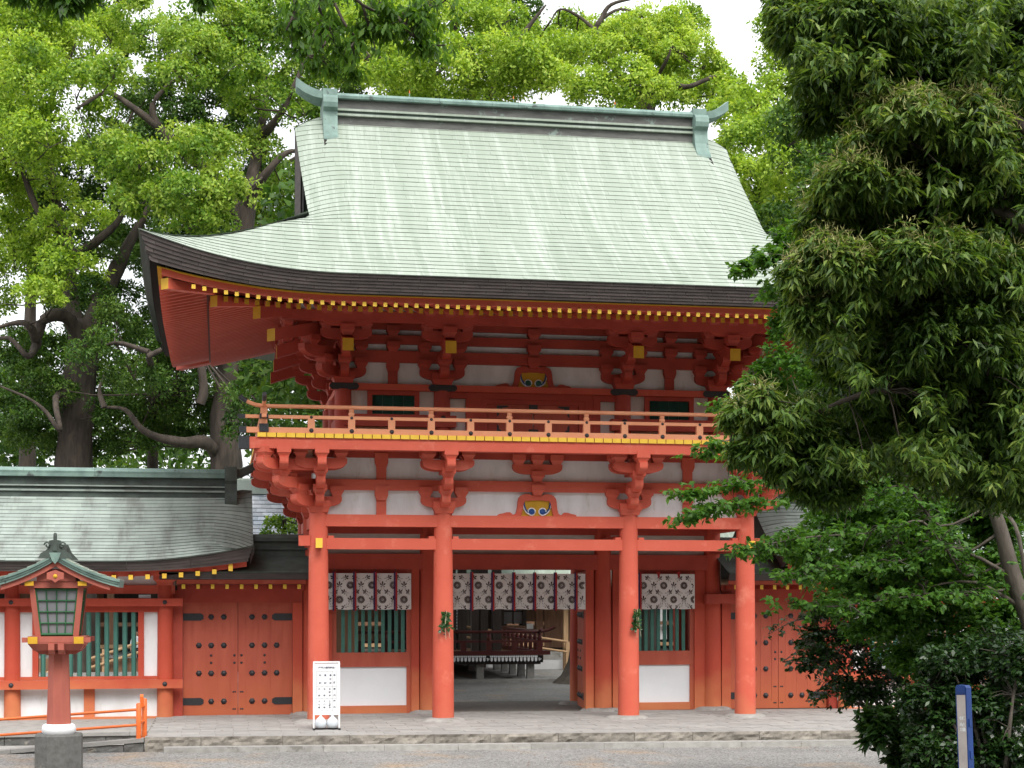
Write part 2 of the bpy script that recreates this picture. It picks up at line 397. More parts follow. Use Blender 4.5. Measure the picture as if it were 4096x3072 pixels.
# ----- beams of the lower storey
def beamx(n, m, x0, x1, y0, y1, z0, z1): return bx(n, gate, m, x0, x1, y0, y1, z0, z1)
for a, b in ((-B_, -A_), (-A_, A_), (A_, B_)):
    beamx('head_beam', 'vermilion', a, b, -.125, .125, 3.99, 4.232)
    beamx('tie_beam', 'vermilion', a, b, -.105, .105, 3.525, 3.752)
    for sx in (a + .17, b - .17 - .16):
        beamx('wedge', 'vermilion', sx + .02, sx + .14, -.100, .100, 3.7525, 3.80)
    for Y in (YM,):
        beamx('inner_beam', 'vermilion_deep', a, b, Y - .12, Y + .12, 3.94, 4.23)
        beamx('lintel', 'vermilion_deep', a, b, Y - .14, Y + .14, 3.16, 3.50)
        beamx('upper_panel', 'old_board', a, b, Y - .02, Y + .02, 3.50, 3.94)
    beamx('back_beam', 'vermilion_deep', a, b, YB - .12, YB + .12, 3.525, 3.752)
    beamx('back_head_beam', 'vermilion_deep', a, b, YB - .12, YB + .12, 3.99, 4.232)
for X in COLX:
    for y0, y1 in ((0, YM), (YM, YB)):
        if abs(X) > 3:
            beamx('side_head_beam', 'vermilion', X - .124, X + .124, y0 + .1, y1 - .1, 3.992, 4.230)
            beamx('side_tie_beam', 'vermilion_deep', X - .104, X + .104, y0 + .1, y1 - .1, 3.527, 3.75)
        else:
            beamx('cross_beam', 'vermilion_deep', X - .10, X + .10, y0 + .1, y1 - .1, 3.60, 3.86)
for s in (-1, 1):
    beamx('beam_nose', 'vermilion', min(s * 4.70, s * 4.93), max(s * 4.70, s * 4.93), -.10, .10, 3.59, 3.80)
    mb = MB().box(s * B_ + s * .01 - .068, s * B_ + s * .01 + .068, -.40, -.1, 3.54, 3.735)
    mb.m[2] = 1
    part('beam_end', mb, ['vermilion', 'yellow'], gate)
mb = MB()
for i in range(30):
    x0 = -4.42 + i * .295; mb.box(x0, x0 + .289, .05, YB, 4.245, 4.262)
part('ceiling_boards', mb, 'vermilion_deep', gate)
# ----- white wall panels under the balcony
for a, b in ((-B_, -A_), (-A_, A_), (A_, B_)):
    beamx('white_panel', 'plaster', a, b, .03, .06, 4.232, 4.735)
    beamx('white_panel', 'plaster', a, b, .03, .06, 4.952, 5.46)
beamx('wall_beam', 'vermilion', -B_, B_, -.075, .09, 4.735, 4.952)
beamx('upper_wall_beam', 'vermilion_deep', -B_, B_, -.06, .09, 5.40, 5.60)
for s in (-1, 1):
    X = s * B_
    for y0, y1 in ((0, YM), (YM, YB)):
        beamx('white_panel', 'plaster', X - .015, X + .015, y0, y1, 4.232, 4.735); beamx('white_panel', 'plaster', X - .015, X + .015, y0, y1, 4.952, 5.46)
    beamx('wall_beam', 'vermilion', X - .08, X + .08, .1, YB, 4.737, 4.950)
# ----- bracket pieces
def fwd_arm(L, h=.215, w=.17, tail=.08):
    pts = [(tail, 0), (-(L - .30), 0)] + [(-(L - .30 + .30 * math.sin(t)), .125 * (1 - math.cos(t))) for t in [k * math.pi / 12 for k in range(1, 7)]] + [(-L, h), (tail, h)]
    return MB().prism(pts, 'x', -w / 2, w / 2)
def cross_arm(H, h=.205, w=.165):
    q = [(H - .30 + .30 * math.sin(t), .13 * (1 - math.cos(t))) for t in [k * math.pi / 12 for k in range(7)]] + [(H, h)]
    return MB().prism([(-x, z) for x, z in q][::-1] + q, 'y', -w / 2, w / 2)
def bblock(w_, h, wb, w2=None):
    mb = MB(); rings = [(0, wb), (h * .18, wb + (w_ - wb) * .18), (h * .36, wb + (w_ - wb) * .6), (h * .46, w_), (h, w_)]
    vs = []
    for z, ww in rings:
        k = ww / 2; vs += [(-k, -k, z), (k, -k, z), (k, k, z), (-k, k, z)]
    mb.add(vs, [(j * 4 + k, j * 4 + (k + 1) % 4, (j + 1) * 4 + (k + 1) % 4, (j + 1) * 4 + k) for j in range(4) for k in range(4)] + [(16, 17, 18, 19), (3, 2, 1, 0)])
    return mb
def mk(d, name, mb, m): d[name] = {k: mb.data(name, [k]) for k in m}
BR = {}
V2 = ('vermilion', 'vermilion_deep')
mk(BR, 'big', bblock(.46, .24, .37), V2); mk(BR, 'blk', bblock(.275, .215, .175), V2)
for k, L in (('a1', .53), ('a2', .90), ('a3', 1.26), ('d1', .75), ('d2', 1.27), ('d3', 1.72), ('u2', .80)): mk(BR, k, fwd_arm(L), V2)
mk(BR, 'c1', cross_arm(.47), V2); mk(BR, 'c2', cross_arm(.52), V2)
def tail_beam(L, sl=.33, w=.22, h=.25, z=.48):
    mb = MB()
    p = [(x, y, z + (-(L + y)) * -1 * 0 + (L + y) * sl + dz) for dz in (0, h) for y in (-L, .4) for x in (-w / 2, w / 2)]
    mb.hexa(p); mb.m[2] = 1
    return mb
TB = {'t': tail_beam(1.36).data('tail_beam', ['vermilion_deep', 'ochre']), 'td': tail_beam(2.15, .24, .21, .24, .60).data('tail_beam', ['vermilion_deep', 'ochre']),
      'td2': tail_beam(2.55, .2, .20, .24, .98).data('tail_beam', ['vermilion_deep', 'ochre'])}
def lower_bracket(x, y, rz, diag=False, root=None, cross=True):
    m = 'vermilion'
    if root is None: root = ob('bracket_cluster', BR['big'][m], gate, (x, y, 4.27)); 
    c, s = math.cos(rz), math.sin(rz)
    def put(name, me, u, v, z):   # u outward, v along the wall
        ob(name, me, root, (v * c + u * s, v * s - u * c, z), rz)
    k = 1.414 if diag else 1
    for a, z in ((('d1' if diag else 'a1'), .12), (('d2' if diag else 'a2'), .46), (('d3' if diag else 'a3'), .80)):
        put('bracket_arm', BR[a][m], 0, 0, z)
    for u, z in ((.41, .332), (.77, .672), (1.12, 1.012)): put('bearing_block', BR['blk'][m], u * k, 0, z)
    if cross and not diag:
        put('cross_arm', BR['c1'][m], 0, 0, .122)
        for v in (-.37, .37): put('bearing_block', BR['blk'][m], 0, v, .327)
        for u in (.42, .78):
            put('cross_arm', BR['c2'][m], u, 0, .835)
            for v in (-.40, 0, .40): put('bearing_block', BR['blk'][m], u, v, 1.04)
    return root
for X in (-A_, A_): lower_bracket(X, 0, 0)
for s in (-1, 1):
    X = s * B_
    r = lower_bracket(X, 0, 0)
    lower_bracket(X, 0, s * math.pi / 2, root=r); lower_bracket(X, 0, s * math.pi / 4, True, root=r)
    # arms doubled next to the corner
    for rz, dx, dy in ((0, s * .74, 0), (s * math.pi / 2, 0, -.74)):
        c, n_ = math.cos(rz), math.sin(rz)
        ob('bracket_arm', BR['a3']['vermilion'], r, (dx, dy, .803), rz)
        ob('bearing_block', BR['blk']['vermilion'], r, (dx + 1.12 * n_, dy - 1.12 * c, 1.012), rz)
    for Y in (YM, YB): lower_bracket(X, Y, s * math.pi / 2)
# intermediate supports: struts in the side bays, frog-leg strut in the centre bay
def strut(x, y, z0, z1, m, w=.20, bw=.27, par=gate):
    mb = MB().box(x - w / 2, x + w / 2, y - .06, y + .02, z0, z1)
    p = [(-w / 2, z1 - .20), (w / 2, z1 - .20), (w / 2 + .01, z1 - .17), (bw / 2, z1 - .10), (bw / 2, z1 + .095), (-bw / 2, z1 + .095), (-bw / 2, z1 - .10), (-w / 2 - .01, z1 - .17)]
    mb.prism([(x + a, b) for a, b in p], 'y', y - .112, y + .03)
    part('strut', mb, m, par)
for X in (-3.25, 3.25):
    strut(X, .02, 4.232, 4.735, 'vermilion'); strut(X, .02, 4.952, 5.40, 'vermilion')
def frog_strut(x, y, z, m, disc, k=1.0):
    half = [(.838, .0), (.835, .02), (.80, .042), (.72, .055), (.65, .078), (.58, .08), (.55, .06), (.53, .034), (.49, .030), (.45, .06), (.425, .15), (.41, .30), (.395, .37), (.35, .425), (.265, .46), (.17, .457), (.10, .43), (.09, .38)]
    inn = [(.09, .335), (.17, .318), (.25, .322), (.285, .27), (.30, .18), (.325, .07), (.34, .0)]
    fr = part('frog_leg_strut', MB().prism([(x + a * k, z + b * k) for a, b in half + inn], 'y', y - .075, y).prism([(x - a * k, z + b * k) for a, b in (half + inn)[::-1]], 'y', y - .075, y)
              .box(x - .1 * k, x + .1 * k, y - .07, y, z + .33 * k, z + .45 * k), m, gate)
    part('carved_panel', MB().box(x - .345 * k, x + .345 * k, y - .03, y - .005, z, z + .345 * k), 'ochre', fr)
    cv = MB()
    for s in (-1, 1):
        cx = x + s * .115 * k; cz = z + .095 * k; yy = y - .045
        cv.tube([(cx + .075 * k * math.cos(t), yy, cz + .07 * k * math.sin(t)) for t in [2 * math.pi * i / 20 for i in range(21)]], .016 * k, 6, 0)
        cv.lathe([(.001, -.02), (.066 * k, -.02), (.066 * k, 0), (.001, 0)], (0, 0, 0), 16, 1, False)
        n = 64
        for i in range(len(cv.v) - n, len(cv.v)):
            a, b, c = cv.v[i]; cv.v[i] = (cx + a, yy + c + .008, cz + b)
        arc = [(x + s * (.30 - .21 * (1 - math.cos(t))) * k, yy - .004, z + (.27 - .255 * math.sin(t)) * k) for t in [math.pi / 2 * i / 8 for i in range(9)]]
        cv.tube(arc, .012 * k, 6, 0); cv.tube([(p[0] - s * .022 * k, p[1] + .004, p[2] + .018 * k) for p in arc[:-1]], .017 * k, 6, 2)
    part('carving', cv, ['white_paint', disc, 'carve_blue'], fr)
frog_strut(0, .02, 4.232, 'vermilion', 'carve_blue')
ob('bearing_block', BR['blk']['vermilion'], gate, (0, -.03, 4.665))
ob('bearing_block', BR['blk']['vermilion'], gate, (0, -.03, 4.952))
ob('cross_arm', BR['c2']['vermilion'], gate, (0, -.03, 5.10))
for v in (-.40, 0, .40): ob('bearing_block', BR['blk']['vermilion'], gate, (v, -.03, 5.29))
# ----- balcony
EB = 1.27
beamx('balcony_beam', 'vermilion', -B_ - EB - .02, B_ + EB + .02, -1.23, -1.03, 5.455, 5.668)
beamx('inner_balcony_beam', 'vermilion_deep', -B_ - .9, B_ + .9, -.86, -.70, 5.475, 5.666)
for s in (-1, 1):
    X = s * (B_ + 1.13)
    beamx('side_balcony_beam', 'vermilion', X - .10, X + .10, -1.025, YB + 1.2, 5.457, 5.666)
    X = s * (B_ + .78)
    beamx('side_balcony_beam', 'vermilion_deep', X - .08, X + .08, -.70, YB + .8, 5.477, 5.664)
    e = s * (B_ + EB + .02)
    beamx('beam_end', 'vermilion', min(e, e + s * .12), max(e, e + s * .12), -1.24, -1.02, 5.45, 5.672)
    beamx('metal_cap', 'black_metal', min(e + s * .12, e + s * .33), max(e + s * .12, e + s * .33), -1.26, -1.0, 5.44, 5.685)
    beamx('beam_end', 'vermilion', s * (B_ + 1.13) - .11, s * (B_ + 1.13) + .11, YB + 1.2, YB + 1.45, 5.45, 5.672)
    beamx('metal_cap', 'black_metal', s * (B_ + 1.13) - .12, s * (B_ + 1.13) + .12, YB + 1.45, YB + 1.66, 5.44, 5.685)
pm = MB().box(-.086, .086, -EB, .3, 5.670, 5.756); pm.m[2] = 1
pm = pm.data('floor_plank', ['vermilion_pale', 'yellow'])
nP = 62
for i in range(nP): ob('floor_plank', pm, gate, (-5.70 + i * 11.4 / (nP - 1), random.uniform(-.004, .004), 0))
pm2 = MB().box(0, 1.6, -.09, .09, 5.669, 5.755); pm2.m[4] = 1
pm2 = pm2.data('floor_plank', ['vermilion_pale', 'yellow'])
for i in range(33): ob('floor_plank', pm2, gate, (-B_ - EB, .42 + i * .187, 0))
pm3 = MB().box(-1.6, 0, -.09, .09, 5.669, 5.755).data('floor_plank', ['vermilion_pale'])
for i in range(33): ob('floor_plank', pm3, gate, (B_ + EB, .42 + i * .187, 0))
rail = bx('railing', gate, 'vermilion_pale', -B_ - EB - .22, B_ + EB + .22, -1.235, -1.125, 5.7565, 5.865)
bx('middle_rail', rail, 'vermilion_pale', -B_ - EB - .25, B_ + EB + .25, -1.225, -1.135, 6.042, 6.106)
def top_rail(axis, s=1):
    pts = []; H = B_ + 1.13
    if axis == 'x':
        for t in [-1, -.96, -.9]: pts.append((H * 1 * t - (.36 if t == -1 else .2 if t == -.96 else 0) * 1 + (H * (t + 1) * -.0), -1.18, 6.28 + (.11 if t == -1 else .035 if t == -.96 else 0)))
        pts = [(-H - .38, -1.18, 6.40), (-H - .28, -1.18, 6.345), (-H - .15, -1.18, 6.30), (-H, -1.18, 6.282)]
        return pts + [(-p[0], p[1], p[2]) for p in pts[::-1]]
    pts = [(s * H, -1.18 - .38, 6.40), (s * H, -1.18 - .28, 6.345), (s * H, -1.18 - .15, 6.30), (s * H, -1.18, 6.284), (s * H, YB + 1.2, 6.284)]
    return pts
part('top_rail', MB().tube(top_rail('x'), .040, 12), 'vermilion_pale', rail)
for s in (-1, 1):
    H = s * (B_ + 1.13)
    part('top_rail', MB().tube(top_rail('y', s), .040, 12), 'vermilion_pale', rail)
    bx('ground_rail', rail, 'vermilion_pale', H - .055, H + .055, -1.12, YB + 1.2, 5.758, 5.863)
    bx('side_middle_rail', rail, 'vermilion_pale', H - .045, H + .045, -1.45, YB + 1.2, 6.044, 6.104)
    bx('corner_post', rail, 'vermilion_pale', H - .065, H + .065, -1.245, -1.115, 5.866, 6.25)
    bx('metal_fitting', rail, 'black_metal', H - .09, H + .09, -1.27, -1.09, 5.775, 5.93)
    bx('metal_fitting', rail, 'black_metal', H - .085, H + .085, -1.265, -1.095, 6.03, 6.125)
    part('rail_tip', MB().tube([(H + s * .47, -1.18, 6.46), (H + s * .40, -1.18, 6.41), (H + s * .33, -1.18, 6.37)], .046, 10), 'black_metal', rail)
    part('rail_tip', MB().tube([(H, -1.66, 6.46), (H, -1.58, 6.41), (H, -1.5, 6.37)], .046, 10), 'black_metal', rail)
    bx('rail_tip', rail, 'black_metal', min(H + s * .36, H + s * .50), max(H + s * .36, H + s * .50), -1.235, -1.125, 6.035, 6.115)
    bx('rail_tip', rail, 'black_metal', min(H + s * .34, H + s * .48), max(H + s * .34, H + s * .48), -1.245, -1.115, 5.757, 5.872)
    for k in range(9):
        Y = -.4 + k * .79
        bx('short_post', rail, 'vermilion_pale', H - .05, H + .05, Y - .065, Y + .065, 5.864, 6.043)
stud_me = {}
def stud_mesh(r, m='black_metal', hexa=False):
    k = (r, m, hexa)
    if k not in stud_me:
        mb = MB(); n = 6 if hexa else 12
        if hexa: mb.lathe([(r, 0), (r * .97, r * .14), (r * .8, r * .2)], n=6, smooth=False)
        mb.lathe([(r * (.82 if hexa else 1), 0), (r * .74, r * .35), (r * .45, r * .6), (r * .12, r * .72)], n=12)
        for i, (a, b, c) in enumerate(mb.v): mb.v[i] = (a, -c, b)
        stud_me[k] = mb.data('stud', [m])
    return stud_me[k]
def stud(parent, x, y, z, r, hexa=False, rz=0): return ob('stud', stud_mesh(r, 'black_metal', hexa), parent, (x, y, z), rz)
bal = MB().lathe([(.045, 0), (.062, .03), (.06, .06), (.042, .085), (.05, .088), (.05, .135)], n=12)
bal = bal.data('baluster', ['vermilion_pale'])
post = MB().box(-.068, .068, -.05, .05, 0, .178).data('short_post', ['vermilion_pale'])
for k in range(-6, 7):
    X = k * .79
    ob('short_post', post, rail, (X, -1.18, 5.8655))
    if k % 2: ob('baluster', bal, rail, (X, -1.18, 6.106))
    stud(rail, X, -1.225, 6.074, .030); stud(rail, X, -1.235, 5.812, .045)
# ----- upper storey body
UA, UB, UY, UYB = 1.94, 4.0, .4, 4.4
ucm = MB().lathe([(.185, 5.70), (.17, 6.84)], n=24).data('upper_column', ['vermilion_deep'])
for X in (-UB, -UA, UA, UB): ob('upper_column', ucm, gate, (X, UY, 0)); ob('upper_column', ucm, gate, (X, UYB, 0))
for s in (-1, 1): ob('upper_column', ucm, gate, (s * UB, 2.4, 0))
beamx('upper_head_beam', 'vermilion', -UB - .28, UB + .28, UY - .13, UY + .13, 6.832, 6.962)
for s in (-1, 1):
    beamx('upper_side_beam', 'vermilion', s * UB - .12, s * UB + .12, UY + .14, UYB + .4, 6.834, 6.96)
    beamx('side_wall', 'plaster', s * UB - .02, s * UB + .02, UY, UYB, 5.76, 8.75)
    for z0, z1 in ((7.42, 7.655), (7.80, 7.98), (8.10, 8.30)): beamx('side_wall_beam', 'vermilion_deep', s * UB - .09, s * UB + .09, UY + .1, UYB, z0 + .002, z1 - .002)
    for z0, z1 in ((6.08, 6.32),): beamx('side_wall_beam', 'vermilion_deep', s * UB - .12, s * UB + .12, UY + .1, UYB, z0, z1)
def plate(x0, x1, y, z0, z1, pt=.05, name='metal_plate', parent=None):
    return part(name, MB().prism([(x0 + pt, z0), (x1 - pt, z0), (x1, z0 + .35 * (z1 - z0)), (x1, z1 - .35 * (z1 - z0)), (x1 - pt, z1), (x0 + pt, z1), (x0, z1 - .35 * (z1 - z0)), (x0, z0 + .35 * (z1 - z0))], 'y', y - .012, y), 'black_metal', parent or gate)
for X in (-UA, UA): plate(X - .30, X + .30, UY - .1305, 6.828, 6.966)
for s in (-1, 1): plate(min(s * 4.29, s * 3.68), max(s * 4.29, s * 3.68), UY - .1305, 6.828, 6.966)
beamx('upper_white_wall', 'plaster', -UB, UB, UY + .05, UY + .08, 5.76, 8.75)
for z0, z1 in ((7.42, 7.655), (7.80, 7.98), (8.10, 8.32)): beamx('upper_wall_beam', 'vermilion_deep', -UB - .05, UB + .05, UY - .08, UY + .06, z0, z1)
for s in (-1, 1):
    X = s * 2.97
    strut(X, UY + .04, 6.962, 7.42, 'vermilion_deep')
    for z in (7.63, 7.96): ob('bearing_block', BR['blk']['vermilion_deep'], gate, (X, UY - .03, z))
    # window with folded green lattice panels
    xa, xb = sorted((s * 3.50, s * 2.42))
    wf = MB().box(xa, xb, UY - .05, UY + .03, 6.74, 6.83).box(xa, xa + .10, UY - .045, UY + .03, 6.32, 6.74).box(xb - .10, xb, UY - .045, UY + .03, 6.32, 6.74)
    win = part('window', wf, 'vermilion_deep', gate)
    for k in range(4):
        a = xa + .10 + k * (xb - xa - .20) / 4; ww = (xb - xa - .20) / 4 - .006
        mb = MB()
        n = 9
        vs = [(a + ww * i / (2 * n), UY + (-.012 if i % 2 else .02), z) for z in (6.325, 6.735) for i in range(2 * n + 1)]
        mb.add(vs, [(i, i + 1, i + 2 * n + 2, i + 2 * n + 1) for i in range(2 * n)])
        part('lattice_panel', mb, 'lattice_green', win)
    a, b = sorted((s * UA, s * UB))
    beamx('mid_beam', 'vermilion_deep', a - .0, b, UY - .2, UY + .05, 6.08, 6.325)
    beamx('low_board', 'old_board', a, b, UY - .02, UY + .04, 5.76, 6.08)
    e = s * 1.66; beamx('mid_beam', 'vermilion_deep', min(e, s * UA), max(e, s * UA), UY - .198, UY + .045, 6.085, 6.32)
    ob('stud', stud_mesh(.06), gate, (s * (UA), UY - .2, 6.26))
    e0, e1 = sorted((s * 1.44, s * UA)); beamx('short_head', 'vermilion_deep', e0, e1, UY - .06, UY + .04, 6.70, 6.83)
    e0, e1 = sorted((s * 1.29, s * 1.44)); beamx('door_post', 'vermilion_deep', e0, e1, UY - .07, UY + .04, 5.76, 6.83)
fr = bx('door_frame', gate, 'vermilion_deep', -1.29, 1.29, UY - .055, UY + .04, 6.70, 6.832)
for s in (-1, 1):
    e0, e1 = sorted((s * 1.12, s * 1.29)); bx('jamb', fr, 'vermilion_deep', e0, e1, UY - .053, UY + .04, 5.76, 6.70)
    e0, e1 = sorted((s * .98, s * 1.12)); bx('moulding', fr, 'vermilion_deep', e0, e1, UY - .03, UY + .04, 5.76, 6.70)
bx('moulding', fr, 'vermilion_deep', -.98, .98, UY - .03, UY + .04, 6.60, 6.70)
for s in (-1, 1):
    e0, e1 = sorted((s * .01, s * .97))
    d = bx('upper_door', gate, 'door_red', e0, e1, UY + .0, UY + .035, 5.77, 6.60)
    for zz, sz in ((6.575, -1), (5.95, 1)):
        pl = MB(); ex = s * .78
        pl.prism([(ex, zz), (ex - s * .26, zz), (ex - s * .22, zz + sz * .035), (ex - s * .12, zz + sz * .05), (ex - s * .09, zz + sz * .11), (ex - s * .05, zz + sz * .13), (ex - s * .04, zz + sz * .20), (ex, zz + sz * .24)], 'y', UY - .012, UY - .001)
        part('corner_fitting', pl, 'black_metal', d)
    bx('rail', d, 'vermilion_deep', *sorted((s * .78, s * .965)), UY - .008, UY, 5.77, 6.595)
bx('lock_plate', gate, 'black_metal', -.09, .09, UY - .035, UY - .002, 6.42, 6.60)
bx('lock_plate', gate, 'black_metal', -.10, .10, UY - .035, UY - .002, 5.84, 6.08)
frog_strut(0, UY + .03, 6.962, 'vermilion_deep', 'carve_green', .97)
for z in (7.36, 7.63, 7.96): ob('bearing_block', BR['blk']['vermilion_deep'], gate, (0, UY - .03, z))
def upper_bracket(x, y, rz, diag=False, root=None):
    m = 'vermilion_deep'
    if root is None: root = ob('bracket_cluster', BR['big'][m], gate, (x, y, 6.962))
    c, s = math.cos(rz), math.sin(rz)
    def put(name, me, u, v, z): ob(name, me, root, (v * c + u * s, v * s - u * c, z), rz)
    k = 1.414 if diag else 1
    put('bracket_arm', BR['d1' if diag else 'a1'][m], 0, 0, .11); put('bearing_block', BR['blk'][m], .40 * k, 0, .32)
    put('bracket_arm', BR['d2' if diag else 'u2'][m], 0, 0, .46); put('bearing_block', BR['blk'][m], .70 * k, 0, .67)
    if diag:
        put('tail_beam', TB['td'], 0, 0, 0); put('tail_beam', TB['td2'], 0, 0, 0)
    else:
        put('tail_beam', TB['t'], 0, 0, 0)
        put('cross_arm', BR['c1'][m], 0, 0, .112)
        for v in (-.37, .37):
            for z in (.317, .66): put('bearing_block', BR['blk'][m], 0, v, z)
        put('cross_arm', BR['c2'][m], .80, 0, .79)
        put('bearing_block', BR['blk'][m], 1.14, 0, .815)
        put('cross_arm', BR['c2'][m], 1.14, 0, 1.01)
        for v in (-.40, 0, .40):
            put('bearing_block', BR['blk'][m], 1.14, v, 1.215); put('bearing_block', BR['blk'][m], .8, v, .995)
    return root
for X in (-UA, UA): upper_bracket(X, UY, 0)
for s in (-1, 1):
    r = upper_bracket(s * UB, UY, 0); upper_bracket(s * UB, UY, s * math.pi / 2, root=r); upper_bracket(s * UB, UY, s * math.pi / 4, True, root=r)
    for Y in (2.4, UYB): upper_bracket(s * UB, Y, s * math.pi / 2)
beamx('eave_purlin', 'vermilion_deep', -UB - 1.3, UB + 1.3, UY - 1.23, UY - 1.06, 8.06, 8.26)
for s in (-1, 1):
    e = s * (UB + 1.145); beamx('eave_purlin', 'vermilion_deep', e - .085, e + .085, UY - 1.06, UYB + 1.2, 8.062, 8.258)
beamx('eave_panel', 'plaster', -UB - 1.14, UB + 1.14, UY - 1.135, UY - 1.12, 8.26, 8.46)
# ================================================================ roof of the tower gate
RW, YF, YC = 7.95, -3.39, 2.45
RD = YC - YF
def prof(d): return 8.49 + .58 * d + .036 * d * d
def clamp(x, a=0., b=1.): return max(a, min(b, x))
def lift(m, n): return .67 * clamp(1 - m / 3.75) ** 2.1 * clamp(1 - n / 3.4) ** 1.5
def verge_x(d): return 4.75 + .17 * clamp((d - 2.56) / 3.28)
def rlim(d): return RW - d / .8 if d < 2.56 else verge_x(d)
def dip(x, d):
    q = clamp((abs(x) - (verge_x(d) - 1.0)) / 1.0)
    return .20 * q * q * clamp((d - 2.0) / .9) * (1 + .75 * clamp((d - 3.6) / 2))
def front_pt(x, d, off=0.):
    l = rlim(d); x = max(-l, min(l, x))
    q = clamp((abs(x) - (verge_x(d) - 1.1)) / 1.1) if d > 3.6 else 0
    dd = min(RD, d + q * q * .34 * clamp((d - 3.6) / 1.6))        # courses fan up towards the ridge ends
    return (x, YF + dd, prof(dd) + lift(RW - abs(x), d) - dip(x, dd) + off)
def side_pt(s):
    def f(y, d, off=0.):
        l = RD - d; y = max(YC - l, min(YC + l, y))
        return (s * (RW - d / .8), y, prof(d) + lift(RD - abs(y - YC), d) + off)
    return f
def courses(dmax, expo, p=prof, d=0.):
    out = [d]
    while out[-1] < dmax - .02:
        d = out[-1]; sl = (p(d + .01) - p(d)) / .01
        out.append(min(dmax, d + expo / math.sqrt(1 + sl * sl)))
    if out[-1] < dmax: out.append(dmax)
    return out
def sheet(mb, fn, xa, xb, d0, d1, nx=3, t=.012, flip=False):
    a = random.random(); vs = []; j = random.uniform(-.002, .003)
    for i in range(nx + 1):
        x = xa + (xb - xa) * i / nx
        vs += [fn(x, d0, -.004), fn(x, d0, t + j), fn(x, d1 + .01, .001)]
    f1 = [(3 * i + 1, 3 * i + 4, 3 * i + 5, 3 * i + 2) for i in range(nx)]; f0 = [(3 * i, 3 * i + 3, 3 * i + 4, 3 * i + 1) for i in range(nx)]
    if flip: f1 = [q[::-1] for q in f1]; f0 = [q[::-1] for q in f0]
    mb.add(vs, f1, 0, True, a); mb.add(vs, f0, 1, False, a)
    return mb
def lay(fn, lim, cs, width, n_parts, name, mats, parent, c0=0., flip=False, nx=3):
    """overlapping sheets laid course by course; the first n_parts are pieces of their own"""
    cnt = 0; mass = MB()
    for k in range(len(cs) - 1):
        d0, d1 = cs[k], cs[k + 1]; lo, hi = lim(d0)
        x = lo - random.uniform(.1, .9) * width
        while x < hi:
            w_ = width * random.uniform(.94, 1.06); xa, xb = max(x, lo), min(x + w_ - .003, hi); x += w_
            if xb - xa < .03: continue
            if cnt < n_parts: part(name, sheet(MB(), fn, xa, xb, d0, d1, nx, flip=flip), mats, parent); cnt += 1
            else: sheet(mass, fn, xa, xb, d0, d1, nx, flip=flip)
    if mass.f:
        o = part(name + 's', mass, mats, parent); o['kind'] = 'stuff'
rf = MB()   # closed under-roof deck just below the copper, also carries the back slope
NX, NY = 48, 40
def deck_z(x, y):
    df = min(y - YF, 2 * YC - YF - y)
    ds = RW - abs(x)
    if abs(x) < verge_x(df) and df > 2.0: return prof(min(df, RD)) - dip(x, df)
    n = min(df, .8 * ds); return prof(n) + lift(max(df, ds) if df > .8 * ds or True else 0, n)
dv = []
for j in range(NY + 1):
    for i in range(NX + 1):
        x = -RW + .03 + (2 * RW - .06) * i / NX; y = YF + .03 + (2 * RD - .06) * j / NY
        df = min(y - YF, 2 * YC - YF - y); ds = RW - abs(x)
        n = min(df, .8 * ds); z = prof(min(n, 2.9)) + lift(max(df, ds), n)
        dv.append((x, y, z - .03 - (.45 * clamp((df - 1.7) / .8) if abs(x) < 5.3 else 0)))
rf.add(dv, [(j * (NX + 1) + i, j * (NX + 1) + i + 1, (j + 1) * (NX + 1) + i + 1, (j + 1) * (NX + 1) + i) for j in range(NY) for i in range(NX)], 0, True)
# back slope of the gable part
bv = []
for j in range(11):
    for i in range(25):
        d = 2.3 + (RD - 2.3) * j / 10; x = -4.9 + 9.8 * i / 24
        p = front_pt(x, d); bv.append((p[0], 2 * YC - p[1], p[2] - .004))
rf.add(bv, [(j * 25 + i, (j + 1) * 25 + i, (j + 1) * 25 + i + 1, j * 25 + i + 1) for j in range(10) for i in range(24)], 0, True)
roof = part('roof', rf, 'patina', gate)
CSF = courses(RD - .05, .2)
lay(front_pt, lambda d: (-rlim(d), rlim(d)), CSF, .62, 300, 'copper_sheet', ['patina', 'copper_lip_shade'], roof, nx=4)
sm = MB()
for s in (-1, 1):
    cs = courses(2.52, .2); fn = side_pt(s)
    for k in range(len(cs) - 1):
        l = RD - cs[k]; y = YC - l
        while y < YC + l:
            sheet(sm, fn, y, min(y + .62, YC + l), cs[k], cs[k + 1], 2, flip=(s < 0)); y += .62
o = part('side_copper_sheets', sm, ['patina', 'copper_lip_shade'], roof); o['kind'] = 'stuff'
# thick eave edge: rows of brown copper strips
def band_h(t): return .33 + .14 * lift(t, 0) / .67
def band(fn, half, c, nrow, name, mats, parent, seglen=.8):
    """fn(t, inset, z) -> point, t runs along the eave from -half to half"""
    for k in range(nrow):
        x = -half - (k % 2) * seglen / 2 - random.uniform(0, .2)
        while x < half:
            xa, xb = max(x, -half), min(x + seglen, half); x += seglen
            if xb - xa < .05: continue
            vs = []; a = random.random()
            for i in range(4):
                t = xa + (xb - .006 - xa) * i / 3
                z0 = 8.49 + lift(half - abs(t), 0); h = band_h(half - abs(t)); iv = .025 + .03 * k
                zt, zb = z0 - h * k / nrow + .003, z0 - h * (k + 1) / nrow
                vs += [fn(t, iv + .012, zb), fn(t, iv, zt)]
            part(name, MB().add(vs, [(2 * i, 2 * i + 2, 2 * i + 3, 2 * i + 1) for i in range(3)], 0, False, a), mats, parent)
